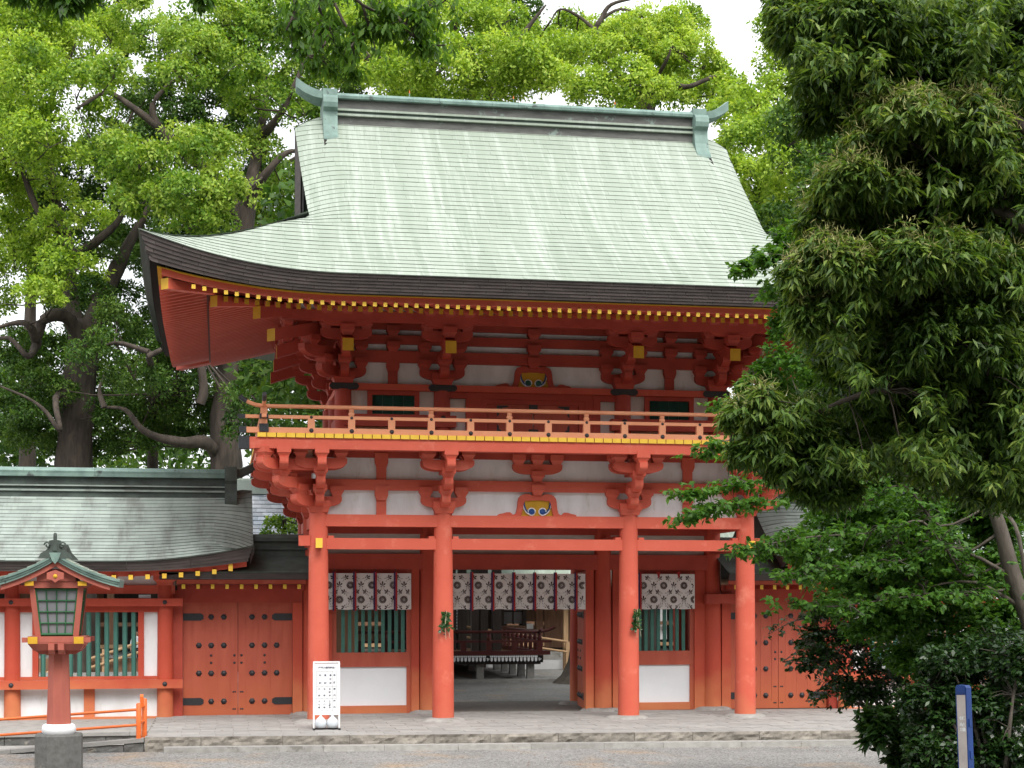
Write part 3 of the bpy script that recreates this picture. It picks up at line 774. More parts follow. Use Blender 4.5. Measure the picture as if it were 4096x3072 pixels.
edge = part('eave_edge', MB().add([(-RW + .3, YF + .3, 8.6), (RW - .3, YF + .3, 8.6), (RW - .3, YF + .32, 8.6)], [(0, 1, 2)]), 'copper_brown', gate)
def ins(t, iv, half): return max(-half + iv, min(half - iv, t))
band(lambda t, iv, z: (ins(t, iv, RW), YF + iv, z), RW, 0, 6, 'edge_strip', 'copper_brown', edge)
for s in (-1, 1):
    band(lambda t, iv, z: (s * (RW - iv), YC + ins(t, iv, RD), z), RD, YC, 6, 'edge_strip', 'copper_brown', edge, 1.1)
# soffit of the edge, red eave board, boarding over the rafters
def sof_pt(x, y, fz):
    nf, ns = min(y - YF, 2 * YC - YF - y), RW - abs(x)
    n, m = min(nf, ns), max(nf, ns)
    return (x, y, fz(n, m))
def ring(n0, n1, fz, mats, name, parent, back=False, sub=3):
    """strip that follows the eave at insets n0..n1, front and both sides"""
    mb = MB()
    K = 40
    for side in ('f', 'l', 'r') + (('b',) if back else ()):
        half = RW if side in 'fb' else RD
        vs = []
        for i in range(K + 1):
            for j in range(sub + 1):
                n = n0 + (n1 - n0) * j / sub; t = (half - n) * (2 * i / K - 1); z = fz(n, half - abs(t))
                vs.append({'f': (t, YF + n, z), 'b': (t, 2 * YC - YF - n, z), 'l': (-RW + n, YC + t, z), 'r': (RW - n, YC + t, z)}[side])
        mb.add(vs, [(i * (sub + 1) + j, i * (sub + 1) + j + 1, (i + 1) * (sub + 1) + j + 1, (i + 1) * (sub + 1) + j) for i in range(K) for j in range(sub)], 0, True)
    return part(name, mb, mats, parent)
bandbot = lambda n, m: 8.49 + lift(m - n * .5, 0) - band_h(m)
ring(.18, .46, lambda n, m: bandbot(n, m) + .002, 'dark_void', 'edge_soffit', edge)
def kay(n, m, z0): return 8.0 + z0 + .72 * lift(m, 0)
def strip(n, za, zb, mats, name, parent, th=.05, yel=False):
    mb = MB(); K = 40
    for side in 'flr':
        half = RW if side == 'f' else RD
        vs = []
        for i in range(K + 1):
            t = (half - n) * (2 * i / K - 1); m = half - abs(t)
            for nn, z in ((n, kay(n, m, za)), (n, kay(n, m, zb)), (n + th, kay(n, m, zb)), (n + th, kay(n, m, za))):
                tt = max(-(half - nn), min(half - nn, t))
                vs.append({'f': (tt, YF + nn, z), 'l': (-RW + nn, YC + tt, z), 'r': (RW - nn, YC + tt, z)}[side])
        mb.add(vs, [(i * 4 + j, i * 4 + (j + 1) % 4, (i + 1) * 4 + (j + 1) % 4, (i + 1) * 4 + j) for i in range(K) for j in range(4)], 0, False)
    return part(name, mb, mats, parent)
strip(.40, .035, .165, 'vermilion', 'eave_board', gate, .08)
strip(.32, .150, .172, 'ochre', 'eave_fillet', gate, .12)
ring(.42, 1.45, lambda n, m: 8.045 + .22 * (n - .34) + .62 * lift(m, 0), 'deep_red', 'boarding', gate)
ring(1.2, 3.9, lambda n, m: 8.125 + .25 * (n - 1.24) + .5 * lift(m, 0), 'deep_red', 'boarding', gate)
mb = strip(1.28, .14, .255, 'vermilion_deep', 'rafter_board', gate, .06)
def rafter_mesh(L, sl, w, h, m2):
    mb = MB().hexa([(x, y, y * sl + dz) for dz in (0, h) for y in (0, L) for x in (-w / 2, w / 2)]); mb.m[2] = 1
    return mb.data('rafter', ['vermilion', m2])
FLY = rafter_mesh(1.25, .22, .070, .078, 'yellow'); BAS = rafter_mesh(2.6, .25, .082, .105, 'ochre')
FLYS = rafter_mesh(1.25, .22, .070, .078, 'ochre')
STEP = .195
for k in range(-36, 37):
    X = k * STEP + .04
    ob('flying_rafter', FLY, gate, (X, YF + .34, 7.958 + .62 * lift(RW - abs(X), 0)))
    if abs(X) < 6.45: ob('base_rafter', BAS, gate, (X, YF + 1.24, 8.01 + .5 * lift(RW - abs(X), 0)))
for k in range(-26, 27):
    Y = YC + k * STEP
    for s in (-1, 1):
        if s > 0 and abs(k) > 20: continue
        L_ = lift(RD - abs(Y - YC), 0)
        ob('flying_rafter', FLYS, gate, (s * (RW - .34), Y, 7.958 + .62 * L_), s * math.pi / 2)
        if abs(k) < 22 and s < 0: ob('base_rafter', BAS, gate, (s * (RW - 1.24), Y, 8.01 + .5 * L_), s * math.pi / 2)
def diag_beam(p0, p1, w, h, name, m2='ochre'):
    p0, p1 = Vector(p0), Vector(p1); d = (p1 - p0); n = Vector((-d.y, d.x, 0)).normalized() * w / 2; U = Vector((0, 0, h))
    mb = MB().hexa([p0 + n, p0 - n, p1 + n, p1 - n, p0 + n + U, p0 - n + U, p1 + n + U, p1 - n + U]); mb.m[2] = 1
    part(name, mb, ['vermilion', m2], gate)
for s in (-1, 1):
    diag_beam((s * 7.50, -2.95, 8.17), (s * 6.2, -1.65, 8.30), .19, .20, 'hip_rafter')
    diag_beam((s * 6.62, -2.07, 8.03), (s * 4.1, .35, 8.55), .19, .21, 'hip_rafter')
    diag_beam((s * 7.50, 4.9 + 2.95, 8.17), (s * 6.2, 4.9 + 1.65, 8.30), .19, .20, 'hip_rafter')
# gable ends
for s in (-1, 1):
    vg = MB(); rows = 6; N = 22; vs = []
    for i in range(2 * N + 1):
        t = -1 + i / N; d = RD - abs(t) * (RD - 2.5)
        p = front_pt(s * verge_x(d), d); y = p[1] if t < 0 else 2 * YC - p[1]
        for k in range(rows + 1):
            vs.append((p[0] - s * (.0 + .022 * k), y, p[2] + .012 - .075 * k))
    for k in range(rows):
        vg.add(vs, [(i * (rows + 1) + k, (i + 1) * (rows + 1) + k, (i + 1) * (rows + 1) + k + 1, i * (rows + 1) + k + 1) for i in range(2 * N)], 0, False, .3 + .4 * (k % 2))
    ve = part('gable_verge', vg, 'copper_brown', gate)
    bb = MB(); vs = []
    for i in range(2 * N + 1):
        t = -1 + i / N; d = RD - abs(t) * (RD - 2.5)
        p = front_pt(s * verge_x(d), d); y = p[1] if t < 0 else 2 * YC - p[1]
        vs += [(p[0] - s * .16, y, p[2] - .44), (p[0] - s * .20, y, p[2] - .80)]
    bb.add(vs, [(2 * i, 2 * i + 2, 2 * i + 3, 2 * i + 1) for i in range(2 * N)])
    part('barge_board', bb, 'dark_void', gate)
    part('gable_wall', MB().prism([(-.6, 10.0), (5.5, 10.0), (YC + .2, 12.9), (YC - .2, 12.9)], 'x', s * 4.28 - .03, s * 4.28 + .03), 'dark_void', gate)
    # closing sheet between verge strips and gable wall
# ridge
def prism_x(pts, x0, x1): return MB().prism(pts, 'x', x0, x1)
rg = part('ridge', prism_x([(YC - .30, 12.62), (YC + .30, 12.62), (YC + .30, 13.0), (YC - .30, 13.0)], -4.1, 4.1), 'ridge_brown', gate)
for z0, z1, h, m in ((13.0, 13.045, .37, 'patina'), (13.045, 13.115, .30, 'patina_dark'), (13.115, 13.16, .34, 'patina'), (13.16, 13.38, .26, 'ridge_brown')):
    part('ridge_course', prism_x([(YC - h, z0), (YC + h, z0), (YC + h, z1), (YC - h, z1)], -4.1, 4.1), m, rg)
cap = [(-.36, 13.375), (.36, 13.375), (.37, 13.43), (.30, 13.50), (.15, 13.545), (0, 13.555), (-.15, 13.545), (-.30, 13.50), (-.37, 13.43)]
for i in range(14):
    x0 = -4.1 + i * 8.2 / 14
    part('ridge_cap', MB().prism([(YC + a, b) for a, b in cap], 'x', x0, x0 + 8.2 / 14 - .004), 'patina_blue', rg)
for s in (-1, 1):
    # carved end slab with its curled foot
    p = [(-.36, 13.57), (-.37, 13.43), (-.46, 13.40), (-.54, 13.33), (-.57, 13.22), (-.55, 13.12), (-.46, 13.05), (-.46, 12.95), (-.50, 12.75), (-.60, 12.55), (-.70, 12.45), (-.73, 12.38), (-.72, 12.20), (-.5, 12.15)]
    pp = p + [(-a, b) for a, b in p[::-1]]
    part('ridge_end', MB().prism([(YC + a, b) for a, b in pp], 'x', min(s * 4.0, s * 4.31), max(s * 4.0, s * 4.31)), 'patina_blue', rg)
    hp = []
    for i in range(7):
        t = i / 6; xx = s * (4.25 + .62 * t); zz = 13.52 + .30 * t ** 1.8; hh = .17 + .06 * t; ww = .34 - .12 * t
        hp.append([(xx, YC - ww, zz - hh * .9), (xx, YC + ww, zz - hh * .9), (xx, YC + ww, zz), (xx, YC, zz + .04), (xx, YC - ww, zz)])
    mb = MB(); fl = [q for r in hp for q in r]
    mb.add(fl, [(i * 5 + j, i * 5 + (j + 1) % 5, (i + 1) * 5 + (j + 1) % 5, (i + 1) * 5 + j) for i in range(6) for j in range(5)])
    mb.add(hp[-1], [(0, 1, 2, 3, 4)])
    part('ridge_horn', mb, 'patina_blue', rg)
for px in (1638, 2054, 2460):
    X = up(px, 400, YC).x
    part('ridge_spike', MB().tube([(X, YC, 13.53), (X, YC, 13.67)], .012, 6, 0).tube([(X, YC, 13.67), (X, YC, 13.74)], [.014, .004], 6, 1), ['patina_blue', 'orange_rail'], rg)

# ================================================================ middle wall of the gate: windows, jambs, open doors
for s in (-1, 1):
    def q(a, b): return sorted((s * a, s * b))
    bx('jamb_board', gate, 'vermilion_old', *q(2.19, 2.36), YM - .09, YM + .06, .0, 3.16)
    bx('jamb_board', gate, 'vermilion_old', *q(4.10, 4.34), YM - .085, YM + .06, .0, 3.16)
    bx('door_jamb', gate, 'vermilion_old', *q(1.57, 1.75), YM - .10, YM + .10, .0, 3.16)
    win = bx('window', gate, 'door_red', *q(2.36, 4.10), YM - .05, YM + .05, 1.02, 1.335)
    bx('frame', win, 'door_red', *q(2.36, 2.46), YM - .05, YM + .05, 1.335, 3.16)
    bx('frame', win, 'door_red', *q(4.0, 4.10), YM - .05, YM + .05, 1.335, 3.16)
    bx('stile', gate, 'door_red', *q(2.36, 2.46), YM - .045, YM + .05, .0, 1.02)
    bx('stile', gate, 'door_red', *q(4.0, 4.10), YM - .045, YM + .05, .0, 1.02)
    bx('low_panel', gate, 'white_panel', *q(2.46, 4.0), YM - .01, YM + .02, .17, 1.02)
    bx('base_board', gate, 'vermilion_old', *q(2.46, 4.0), YM - .055, YM + .05, .0, .17)
    bx('transom', gate, 'vermilion_deep', *q(2.46, 4.0), YM - .06, YM - .035, 2.9, 3.16)
    for k in range(10):
        X = s * (2.54 + k * .146)
        bx('slat', win, 'lattice_green', X - .037, X + .037, YM - .03, YM + .03, 1.335, 3.16)
    # door leaf folded back into the gateway
    ang = math.atan2(.19, 1.5)
    leaf = ob('door_leaf', MB().box(-.035, .035, 0, 1.5, .03, 3.12).data('door_leaf', ['door_red']), gate, (s * 1.60, YM + .11, 0), -s * ang)
    me = stud_mesh(.075, 'black_metal', True)
    for z in (.30, .92, 1.53, 2.15, 2.72):
        for yy in (.35, .72, 1.09):
            ob('stud', me, leaf, (-s * .035, yy, z), -s * math.pi / 2)
    for z in (1.15, 1.32):
        for yy in (.72, 1.3): ob('stud', stud_mesh(.035), leaf, (-s * .035, yy, z), -s * math.pi / 2)
    for z in (.30, 2.15): ob('hinge', MB().box(-s * .035 - .006, -s * .035 + .006, .0, .34, z - .08, z + .08).data('hinge', ['black_metal']), leaf, (0, 0, 0))

# ================================================================ curtains
def curtain(x0, x1, ribbons, hooks, label):
    Y0 = YM - .20
    th = thing('curtain', label, 'curtain', ((x0 + x1) / 2, Y0, 2.28), 'patterned curtains hung between the gate columns')
    def cy(x, z): return Y0 + .030 * math.sin(x * 7.1 + 1) * (3.07 - z) / .8 + .008 * math.sin(x * 19 + z * 3) - .012
    mb = MB(); nx, nz = int((x1 - x0) / .06), 8
    vs = [(x0 + (x1 - x0) * i / nx, cy(x0 + (x1 - x0) * i / nx, 3.07 - .79 * j / nz), 3.07 - .79 * j / nz - (.006 * math.sin(i * .9) if j == nz else 0)) for j in range(nz + 1) for i in range(nx + 1)]
    mb.add(vs, [((j + 1) * (nx + 1) + i, (j + 1) * (nx + 1) + i + 1, j * (nx + 1) + i + 1, j * (nx + 1) + i) for j in range(nz) for i in range(nx)], 0, True)
    cl = part('cloth', mb, 'cloth', th)
    pr = MB()
    def poly(pts):
        if all(x0 + .01 < p[0] < x1 - .01 and 2.285 < p[1] < 3.065 for p in pts):
            pr.add([(p[0], cy(*p) - .004, p[1]) for p in pts], [tuple(range(len(pts)))])
    def petal(cx, cz, a, r0, r1, w):
        c, s = math.cos(a), math.sin(a)
        poly([(cx + c * r - s * k, cz + s * r + c * k) for r, k in ((r0, -w * .25), (r1 * .8, -w), (r1, -w * .45), (r1, w * .45), (r1 * .8, w), (r0, w * .25))])
    def sprig(cx, cz, a, k=1.):
        for da, r, w in ((0, .105, .017), (.75, .085, .016), (-.75, .085, .016), (1.9, .05, .011), (-1.9, .05, .011)): petal(cx, cz, a + da, .012, r * k, w)
        petal(cx, cz, a + math.pi - .45, .02, .11 * k, .004); petal(cx, cz, a + math.pi + .45, .02, .11 * k, .004)
    for r, z in ((0, 2.81), (1, 2.495)):
        for k in range(-12, 13):
            X = k * .47 + r * .235 + .05
            for p in range(16): petal(X, z, p * math.pi / 8 + .1, .022, .088, .011)
            poly([(X + .012 * math.cos(t), z + .012 * math.sin(t)) for t in [i * math.pi / 3 for i in range(6)]])
            sprig(X + .235, z - .02, math.pi / 2)
            for e in (-1, 1): sprig(X + e * .115, z + .155, math.pi / 2 + e * 1.0, .85)
            if r: 
                for e in (-1, 1): sprig(X + e * .115, z - .155, math.pi / 2 - e * 1.0 + math.pi, .85)
    part('printed_pattern', pr, 'print_ink', th)['kind'] = 'stuff'
    for X in ribbons:
        mb = MB().box(X - .038, X - .001, Y0 - .055, Y0 - .045, 2.255, 3.10, 1).box(X, X + .036, Y0 - .062, Y0 - .052, 2.25, 3.10, 0)
        part('ribbon', mb, ['ribbon_red', 'ribbon_purple'], th)
        part('hook', MB().tube([(X, Y0 - .05, 3.10), (X, Y0 - .05, 3.15), (X + .012, Y0, 3.17)], .006, 6), 'black_metal', th)
    for X in hooks:
        part('ribbon', MB().add([(X - .05, Y0 - .06, 3.10), (X, Y0 - .07, 2.95), (X + .045, Y0 - .06, 3.12), (X, Y0 - .055, 3.13)], [(0, 1, 2, 3)], 0).add([(X - .02, Y0 - .05, 2.29), (X + .02, Y0 - .05, 2.29), (X, Y0 - .05, 2.25)], [(0, 2, 1)], 1), ['ribbon_red', 'ribbon_purple'], th)
curtain(-4.32, -2.378, [-4.06 + .445 * k for k in range(4)], [], 'flower-patterned white curtain above the lattice window beside the times signboard')
curtain(-1.56, 1.53, [-1.53 + .47 * k + .02 for k in range(7)], [], 'wide flower-patterned white curtain across the open gateway with striped ribbons')
curtain(2.42, 4.06, [2.78], [3.21, 3.68], 'flower-patterned white curtain with two ribbons rolled up short on their hooks')
# ================================================================ side gates
def stud_door(th, xc, y, z0, z1, sgn):
    """one leaf of a plank door, outer edge on the sgn side of xc"""
    def q(a, b): return sorted((xc + sgn * a, xc + sgn * b))
    d = bx('door', th, 'door_red', *q(.004, 1.165), y, y + .05, z0, z1)
    bx('stile', d, 'door_red', *q(.006, .16), y - .012, y, z0, z1)
    bx('stile', d, 'door_red', *q(.965, 1.163), y - .012, y, z0, z1)
    for a, b in ((z0, z0 + .17), (z1 - .14, z1)): bx('cross_rail', d, 'door_red', *q(.1605, .9645), y - .0115, y, a, b)
    for a in (.165, .432, .70): bx('plank', d, 'door_red', *q(a, a + .262), y - .009, y, z0 + .172, z1 - .142)
    for j, z in enumerate((2.12, 1.507, .906, .298)):
        for i, a in enumerate((.30, .57, .83)):
            if not (i == 2 and j in (0, 3)): stud(d, xc + sgn * a, y - .01, z, .068, True)
    for z in (2.12, .298):
        e = xc + sgn * 1.163; t = xc + sgn * .73
        pts = [(e, z - .078), (t + sgn * .06, z - .078), (t, z - .04), (t - sgn * .0, z), (t, z + .04), (t + sgn * .06, z + .078), (e, z + .078)]
        part('hinge', MB().prism(pts if sgn < 0 else pts[::-1], 'y', y - .020, y - .0125), 'black_metal', d)
    for z in (1.29, 1.13):
        for a in (.57, .075): stud(d, xc + sgn * a, y - .012, z, .028)
    for z in (.50, .13):
        for a in (.06, .10): stud(d, xc + sgn * a, y - .012, z, .020)
def low_roof_pts(d): return 3.065 + .30 * d + .085 * d * d
def side_gate(s, label):
    th = thing('side_gate', label, 'gate', (s * 6.12, 2.45, 0), 'studded side gates joined to the tower gate')
    xc = s * 6.12; y = 2.42
    for sg in (-1, 1): stud_door(th, xc, y, .0, 2.43, sg)
    def q(a, b): return sorted((s * a, s * b))
    bx('post', th, 'vermilion_old', *q(4.74, 4.95), 2.30, 2.56, 0, 2.43)
    bx('post', th, 'vermilion_deep', *q(7.29, 7.50), 2.28, 2.58, -.05, 2.70)
    bx('lintel', th, 'vermilion_deep', *q(4.74, 7.29), 2.32, 2.54, 2.43, 2.70)
    bx('sill', th, 'dark_stone', *q(4.95, 7.29), 2.40, 2.6, -.06, -.012)
    bx('eave_beam', th, 'vermilion', *q(4.70, 7.40), 1.62, 1.72, 2.83, 2.93)
    bx('eave_soffit', th, 'vermilion_deep', *q(4.70, 7.40), 1.62, 2.6, 2.825, 2.832)
    bx('back_beam', th, 'vermilion_deep', *q(4.70, 7.40), 2.25, 2.35, 2.69, 2.82)
    rm = MB().box(-.036, .036, 0, .8, 0, .095); rm.m[2] = 1; rm = rm.data('rafter', ['vermilion_deep', 'yellow'])
    for k in range(9): ob('rafter', rm, th, (s * (7.26 - k * .302) - xc, 1.60 - 2.45, 2.725))
    def fp(x, d, off=0.): return (x, 1.28 + d, low_roof_pts(d) + off)
    x0, x1 = q(4.60, 7.75)
    rf = MB().add([fp(x0, 0, -.01), fp(x1, 0, -.01), fp(x1, 1.2, -.01), fp(x0, 1.2, -.01)], [(0, 1, 2, 3)])
    rf.add([(x0, 2.48, 3.54), (x1, 2.48, 3.54), (x1, 3.7, 3.06), (x0, 3.7, 3.06)], [(0, 1, 2, 3)])
    ro = part('roof', rf, 'patina_dark', th)
    lay(fp, lambda d: (x0, x1), courses(1.16, .105, low_roof_pts), .62, 300, 'copper_sheet', ['patina_dark', 'copper_lip_shade'], ro, nx=1)
    for k in range(3):
        bx('edge_strip', ro, 'copper_brown', x0, x1, 1.30 + .02 * k, 1.36 + .02 * k, 3.06 - .045 * (k + 1), 3.06 - .045 * k)
    bx('edge_soffit', ro, 'dark_void', x0, x1, 1.36, 1.7, 2.918, 2.925)
    rd = bx('ridge', th, 'patina_dark', x0, x1, 2.28, 2.72, 3.42, 3.58)
    for z0, z1, h in ((3.58, 3.62, .27), (3.62, 3.76, .19), (3.76, 3.80, .27)): bx('ridge_course', rd, 'patina_dark', x0, x1, 2.5 - h, 2.5 + h, z0, z1)
    part('ridge_cap', MB().prism([(2.26, 3.80), (2.74, 3.80), (2.74, 3.84), (2.66, 3.90), (2.5, 3.92), (2.34, 3.90), (2.26, 3.84)], 'x', x0, x1), 'patina_dark', rd)
    bx('filler_wall', th, 'old_board' if s > 0 else 'vermilion_deep', *q(4.36, 4.72), 2.32, 2.40, 0 if s < 0 else 2.62, 2.70 if s < 0 else 3.4)
    if s > 0:
        bx('short_beam', th, 'vermilion_deep', *q(4.30, 5.0), 2.05, 2.29, 2.40, 2.62)
side_gate(-1, 'studded vermilion double-door side gate next to the white times signboard')
side_gate(1, 'studded vermilion double-door side gate behind overhanging leafy sprays')
# ================================================================ galleries
def gal_prof(d): return 3.285 + .50 * d + .055 * d * d
def gallery(s, x_in, x_out, label, full):
    th = thing('gallery', label, 'gallery', (s * 10.8, 2.2, -.1), 'roofed galleries flanking the gate')
    def q(a, b): return sorted((s * a, s * b))
    cx = [7.654 + 3.14 * k for k in range(4 if full else 6)]
    cme = MB().lathe([(.172, -.1), (.165, 1.2), (.155, 2.95)], n=20).data('column', ['vermilion_old'])
    bs = MB().box(-.28, .28, -.25, .25, -.14, -.098).data('base_stone', ['dark_stone'])
    for X in cx:
        c = ob('column', cme, th, (s * (X - 10.8), -.02, .1))
        ob('base_stone', bs, c, (0, 0, 0))
        part('capital', MB().add(*[[(s * X + a * w, 2.18 + b * w, z) for z, w in ((2.80, .17), (2.86, .17), (2.92, .24), (3.02, .24)) for a, b in ((-1, -1), (1, -1), (1, 1), (-1, 1))],
                                   [(j * 4 + k, j * 4 + (k + 1) % 4, (j + 1) * 4 + (k + 1) % 4, (j + 1) * 4 + k) for j in range(3) for k in range(4)] + [(12, 13, 14, 15)]]), 'vermilion', th)
    bx('head_rail', th, 'vermilion_old', *q(7.28, x_out), 1.94, 2.08, 2.357, 2.52)
    bx('waist_rail', th, 'vermilion_old', *q(7.28, x_out), 1.94, 2.08, .616, .80)
    for X in cx:
        stud(th, s * (X - 10.8), 1.94 - 2.2, 2.44 + .1, .052, True); stud(th, s * (X - 10.8), 1.94 - 2.2, .707 + .1, .052)
    bx('top_beam', th, 'vermilion', *q(7.45, x_out), 2.10, 2.30, 2.62, 2.80)
    bx('top_panel', th, 'plaster', *q(7.45, x_out), 2.20, 2.23, 2.80, 3.10)
    for k in range(len(cx)):
        a = cx[k] + .15; b = (cx[k + 1] if k + 1 < len(cx) else cx[k] + 3.14) - .15
        bx('sub_rail', th, 'vermilion_old', *q(a, b), 2.12, 2.24, 2.23, 2.36)
        bx('sub_rail', th, 'vermilion_old', *q(a, b), 2.12, 2.24, .80, .87)
        bx('base_rail', th, 'vermilion_old', *q(a, b), 2.08, 2.26, -.12, .015)
        m = (a + b) / 2
        bx('low_panel', th, 'plaster', *q(a, m - .11), 2.19, 2.22, .015, .616); bx('low_panel', th, 'plaster', *q(m + .11, b), 2.19, 2.22, .015, .616)
        bx('low_post', th, 'vermilion_old', *q(m - .11, m + .11), 2.13, 2.25, .015, .616)
        wa, wb = a + .41, b - .38
        bx('side_panel', th, 'plaster', *q(a, wa - .12), 2.19, 2.22, .87, 2.23); bx('side_panel', th, 'plaster', *q(wb + .12, b), 2.19, 2.22, .87, 2.23)
        w_ = bx('window', th, 'vermilion_old', *q(wa - .12, wa), 2.12, 2.26, .87, 2.23)
        bx('frame', w_, 'vermilion_old', *q(wb, wb + .12), 2.12, 2.26, .87, 2.23)
        n = 11
        for i in range(n):
            X = s * (wa + (i + .5) * (wb - wa) / n)
            part('slat', MB().lathe([(.052, .87), (.052, 2.23)], (X, 2.19, 0), 6, smooth=False, cap=False), 'lattice_green', w_)
        if k == 0 and full: bx('conduit_box', th, 'plastic_grey', *q(7.95, 8.2), 2.04, 2.11, 2.53, 2.60)
        # posts and rail of the open inner side
        bx('inner_post', th, 'brown_wood', *q(cx[k] - .12, cx[k] + .12), 4.9, 5.14, -.1, 3.2)
    ro_l = lambda x: .34 * clamp((-abs(x) + 8.7) / 2.9) ** 2
    XE = 5.80
    def gdip(x, d):
        qq = clamp((6.95 - abs(x)) / 1.15); return .42 * qq * qq * clamp(d / .5) * clamp(1 - (d - .4) / 2.4)
    def gp(x, d, off=0.):
        qq = clamp((6.95 - abs(x)) / 1.15); dd = min(2.6, d + qq * qq * .25 * clamp((d - 1.7) / .8))
        return (x, 1.0 + dd, gal_prof(dd) + ro_l(x) * clamp(1 - d / 2.6) - gdip(x, dd) + off)
    rf = MB(); N = 24; vs = []
    for j in range(9):
        for i in range(N + 1):
            x = s * (XE + (x_out - XE) * (i / N) ** 1.6); vs.append(gp(x, 2.6 * j / 8, -.012))
    for j in range(1, 6):
        for i in range(N + 1):
            x = s * (XE + (x_out - XE) * (i / N) ** 1.6); p = gp(x, 2.6 - 2.6 * j / 5, -.012); vs.append((p[0], 7.2 - p[1], p[2]))
    rf.add(vs, [(j * (N + 1) + i, j * (N + 1) + i + 1, (j + 1) * (N + 1) + i + 1, (j + 1) * (N + 1) + i) for j in range(13) for i in range(N)], 0, True)
    ro = part('roof', rf, 'patina_grey', th)
    x0, x1 = q(XE, x_out)
    lay(gp, lambda d: (x0, x1), courses(2.45, .145, gal_prof), .55 if full else 1.2, 300 if full else 0, 'copper_sheet', ['patina_grey', 'copper_lip_shade'], ro, nx=2)
    for k in range(4):
        X = XE
        while X < x_out:
            X1 = min(X + 1.3, x_out); vs = []; a = random.random(); iv = .03 + .03 * k
            for i in range(5):
                t = s * (max(X, XE + iv) + (X1 - .006 - max(X, XE + iv)) * i / 4); z = 3.285 + ro_l(t); h = .21 + .10 * ro_l(t) / .34
                vs += [(t, 1.0 + iv + .012, z - h * (k + 1) / 4), (t, 1.0 + iv, z - h * k / 4 + .003)]
            f = [(2 * i, 2 * i + 2, 2 * i + 3, 2 * i + 1) for i in range(4)]
            part('edge_strip', MB().add(vs, f, 0, False, a), 'copper_brown', ro); X = X1
    # verge strips at the inner end
    vs = []; N = 14
    for i in range(2 * N + 1):
        t = -1 + i / N; d = 2.6 * (1 - abs(t)); p = gp(s * XE, d); y = p[1] if t < 0 else 7.2 - p[1]
        for k in range(5): vs.append((p[0] + s * .02 * k, y, p[2] + .01 - .06 * k))
    vb = MB()
    for k in range(4): vb.add(vs, [(i * 5 + k, (i + 1) * 5 + k, (i + 1) * 5 + k + 1, i * 5 + k + 1) for i in range(2 * N)], 0, False, .3 + .4 * (k % 2))
    part('gable_verge', vb, 'copper_brown', ro)
    part('gable_wall', MB().prism([(1.9, 3.0), (5.3, 3.0), (3.7, 4.4), (3.5, 4.4)], 'x', *q(6.7, 6.76)), 'vermilion_deep', th)
    zb = lambda x: 3.285 + ro_l(x) - .21 - .10 * ro_l(x) / .34
    es = MB(); N = 20; vs = []
    for i in range(N + 1):
        x = s * (XE + .15 + (x_out - XE - .15) * i / N); z = zb(x)
        vs += [(x, 1.14, z), (x, 1.30, z - .0), (x, 1.30, z - .10), (x, 2.3, z + .04)]
    for j in range(3): es.add(vs, [(i * 4 + j, i * 4 + j + 1, (i + 1) * 4 + j + 1, (i + 1) * 4 + j) for i in range(N)], 0, False)
    part('eave_board', es, 'vermilion', th)
    rm = MB().hexa([(a, b, b * .12 + c) for c in (0, .10) for b in (0, 1.1) for a in (-.045, .045)]); rm.m[2] = 1; rm = rm.data('rafter', ['vermilion_deep', 'yellow'])
    k = 0
    while 6.62 + k * .34 < x_out:
        X = s * (6.62 + k * .34); ob('rafter', rm, th, (X - s * 10.8, 1.20 - 2.2, zb(X) - .17 + .1)); k += 1
    bbm = MB().box(-.045, .045, 0, .9, 0, .21); bbm.m[2] = 1
    ob('barge_rafter', bbm.data('barge_rafter', ['vermilion', 'yellow']), th, (s * (6.285 - 10.8), 1.18 - 2.2, zb(s * 6.285) - .15 + .1))
    x0r, x1r = q(6.15, x_out)
    rg = bx('ridge', th, 'patina_dark', x0r, x1r, 3.6 - .30, 3.6 + .30, 4.62, 4.86)
    for z0, z1, h, m in ((4.86, 4.90, .34, 'patina_grey'), (4.90, 4.97, .26, 'patina_dark'), (4.97, 5.0, .31, 'patina_grey'), (5.0, 5.18, .24, 'patina_dark'), (5.18, 5.25, .34, 'patina_blue')): bx('ridge_course', rg, m, x0r, x1r, 3.6 - h, 3.6 + h, z0, z1)
    x = 6.2
    while x < x_out:
        x2 = min(x + .75, x_out)
        part('ridge_cap', MB().prism([(3.6 + a, b) for a, b in ((-.33, 5.25), (.33, 5.25), (.34, 5.30), (.24, 5.37), (0, 5.40), (-.24, 5.37), (-.34, 5.30))], 'x', *q(x, x2 - .004)), 'patina_blue', rg); x = x2
    pr = [(-.34, 5.44), (-.40, 5.24), (-.42, 5.12), (-.38, 5.05), (-.42, 4.85), (-.5, 4.66), (-.5, 4.58), (-.4, 4.58)]
    part('ridge_end', MB().prism([(3.6 + a, b) for a, b in pr + [(-a, b) for a, b in pr[::-1]]], 'x', *q(6.13, 6.40)), 'patina_dark', rg)
    hp = []
    for i in range(6):
        t = i / 5; xx = s * (6.2 - .55 * t); zz = 5.36 + .25 * t ** 1.6; hh = .16; ww = .30 - .1 * t
        hp.append([(xx, 3.6 - ww, zz - hh), (xx, 3.6 + ww, zz - hh), (xx, 3.6 + ww, zz), (xx, 3.6, zz + .04), (xx, 3.6 - ww, zz)])
    mb = MB().add([p for r in hp for p in r], [(i * 5 + j, i * 5 + (j + 1) % 5, (i + 1) * 5 + (j + 1) % 5, (i + 1) * 5 + j) for i in range(5) for j in range(5)]); mb.add(hp[-1], [(0, 1, 2, 3, 4)])
    part('ridge_horn', mb, 'patina_dark', rg)
gallery(-1, 5.8, 13.5, 'vermilion gallery with green lattice window standing behind the tall red lantern', True)
gallery(1, 5.8, 19.0, 'vermilion gallery with green lattice windows mostly screened by shrubs', False)
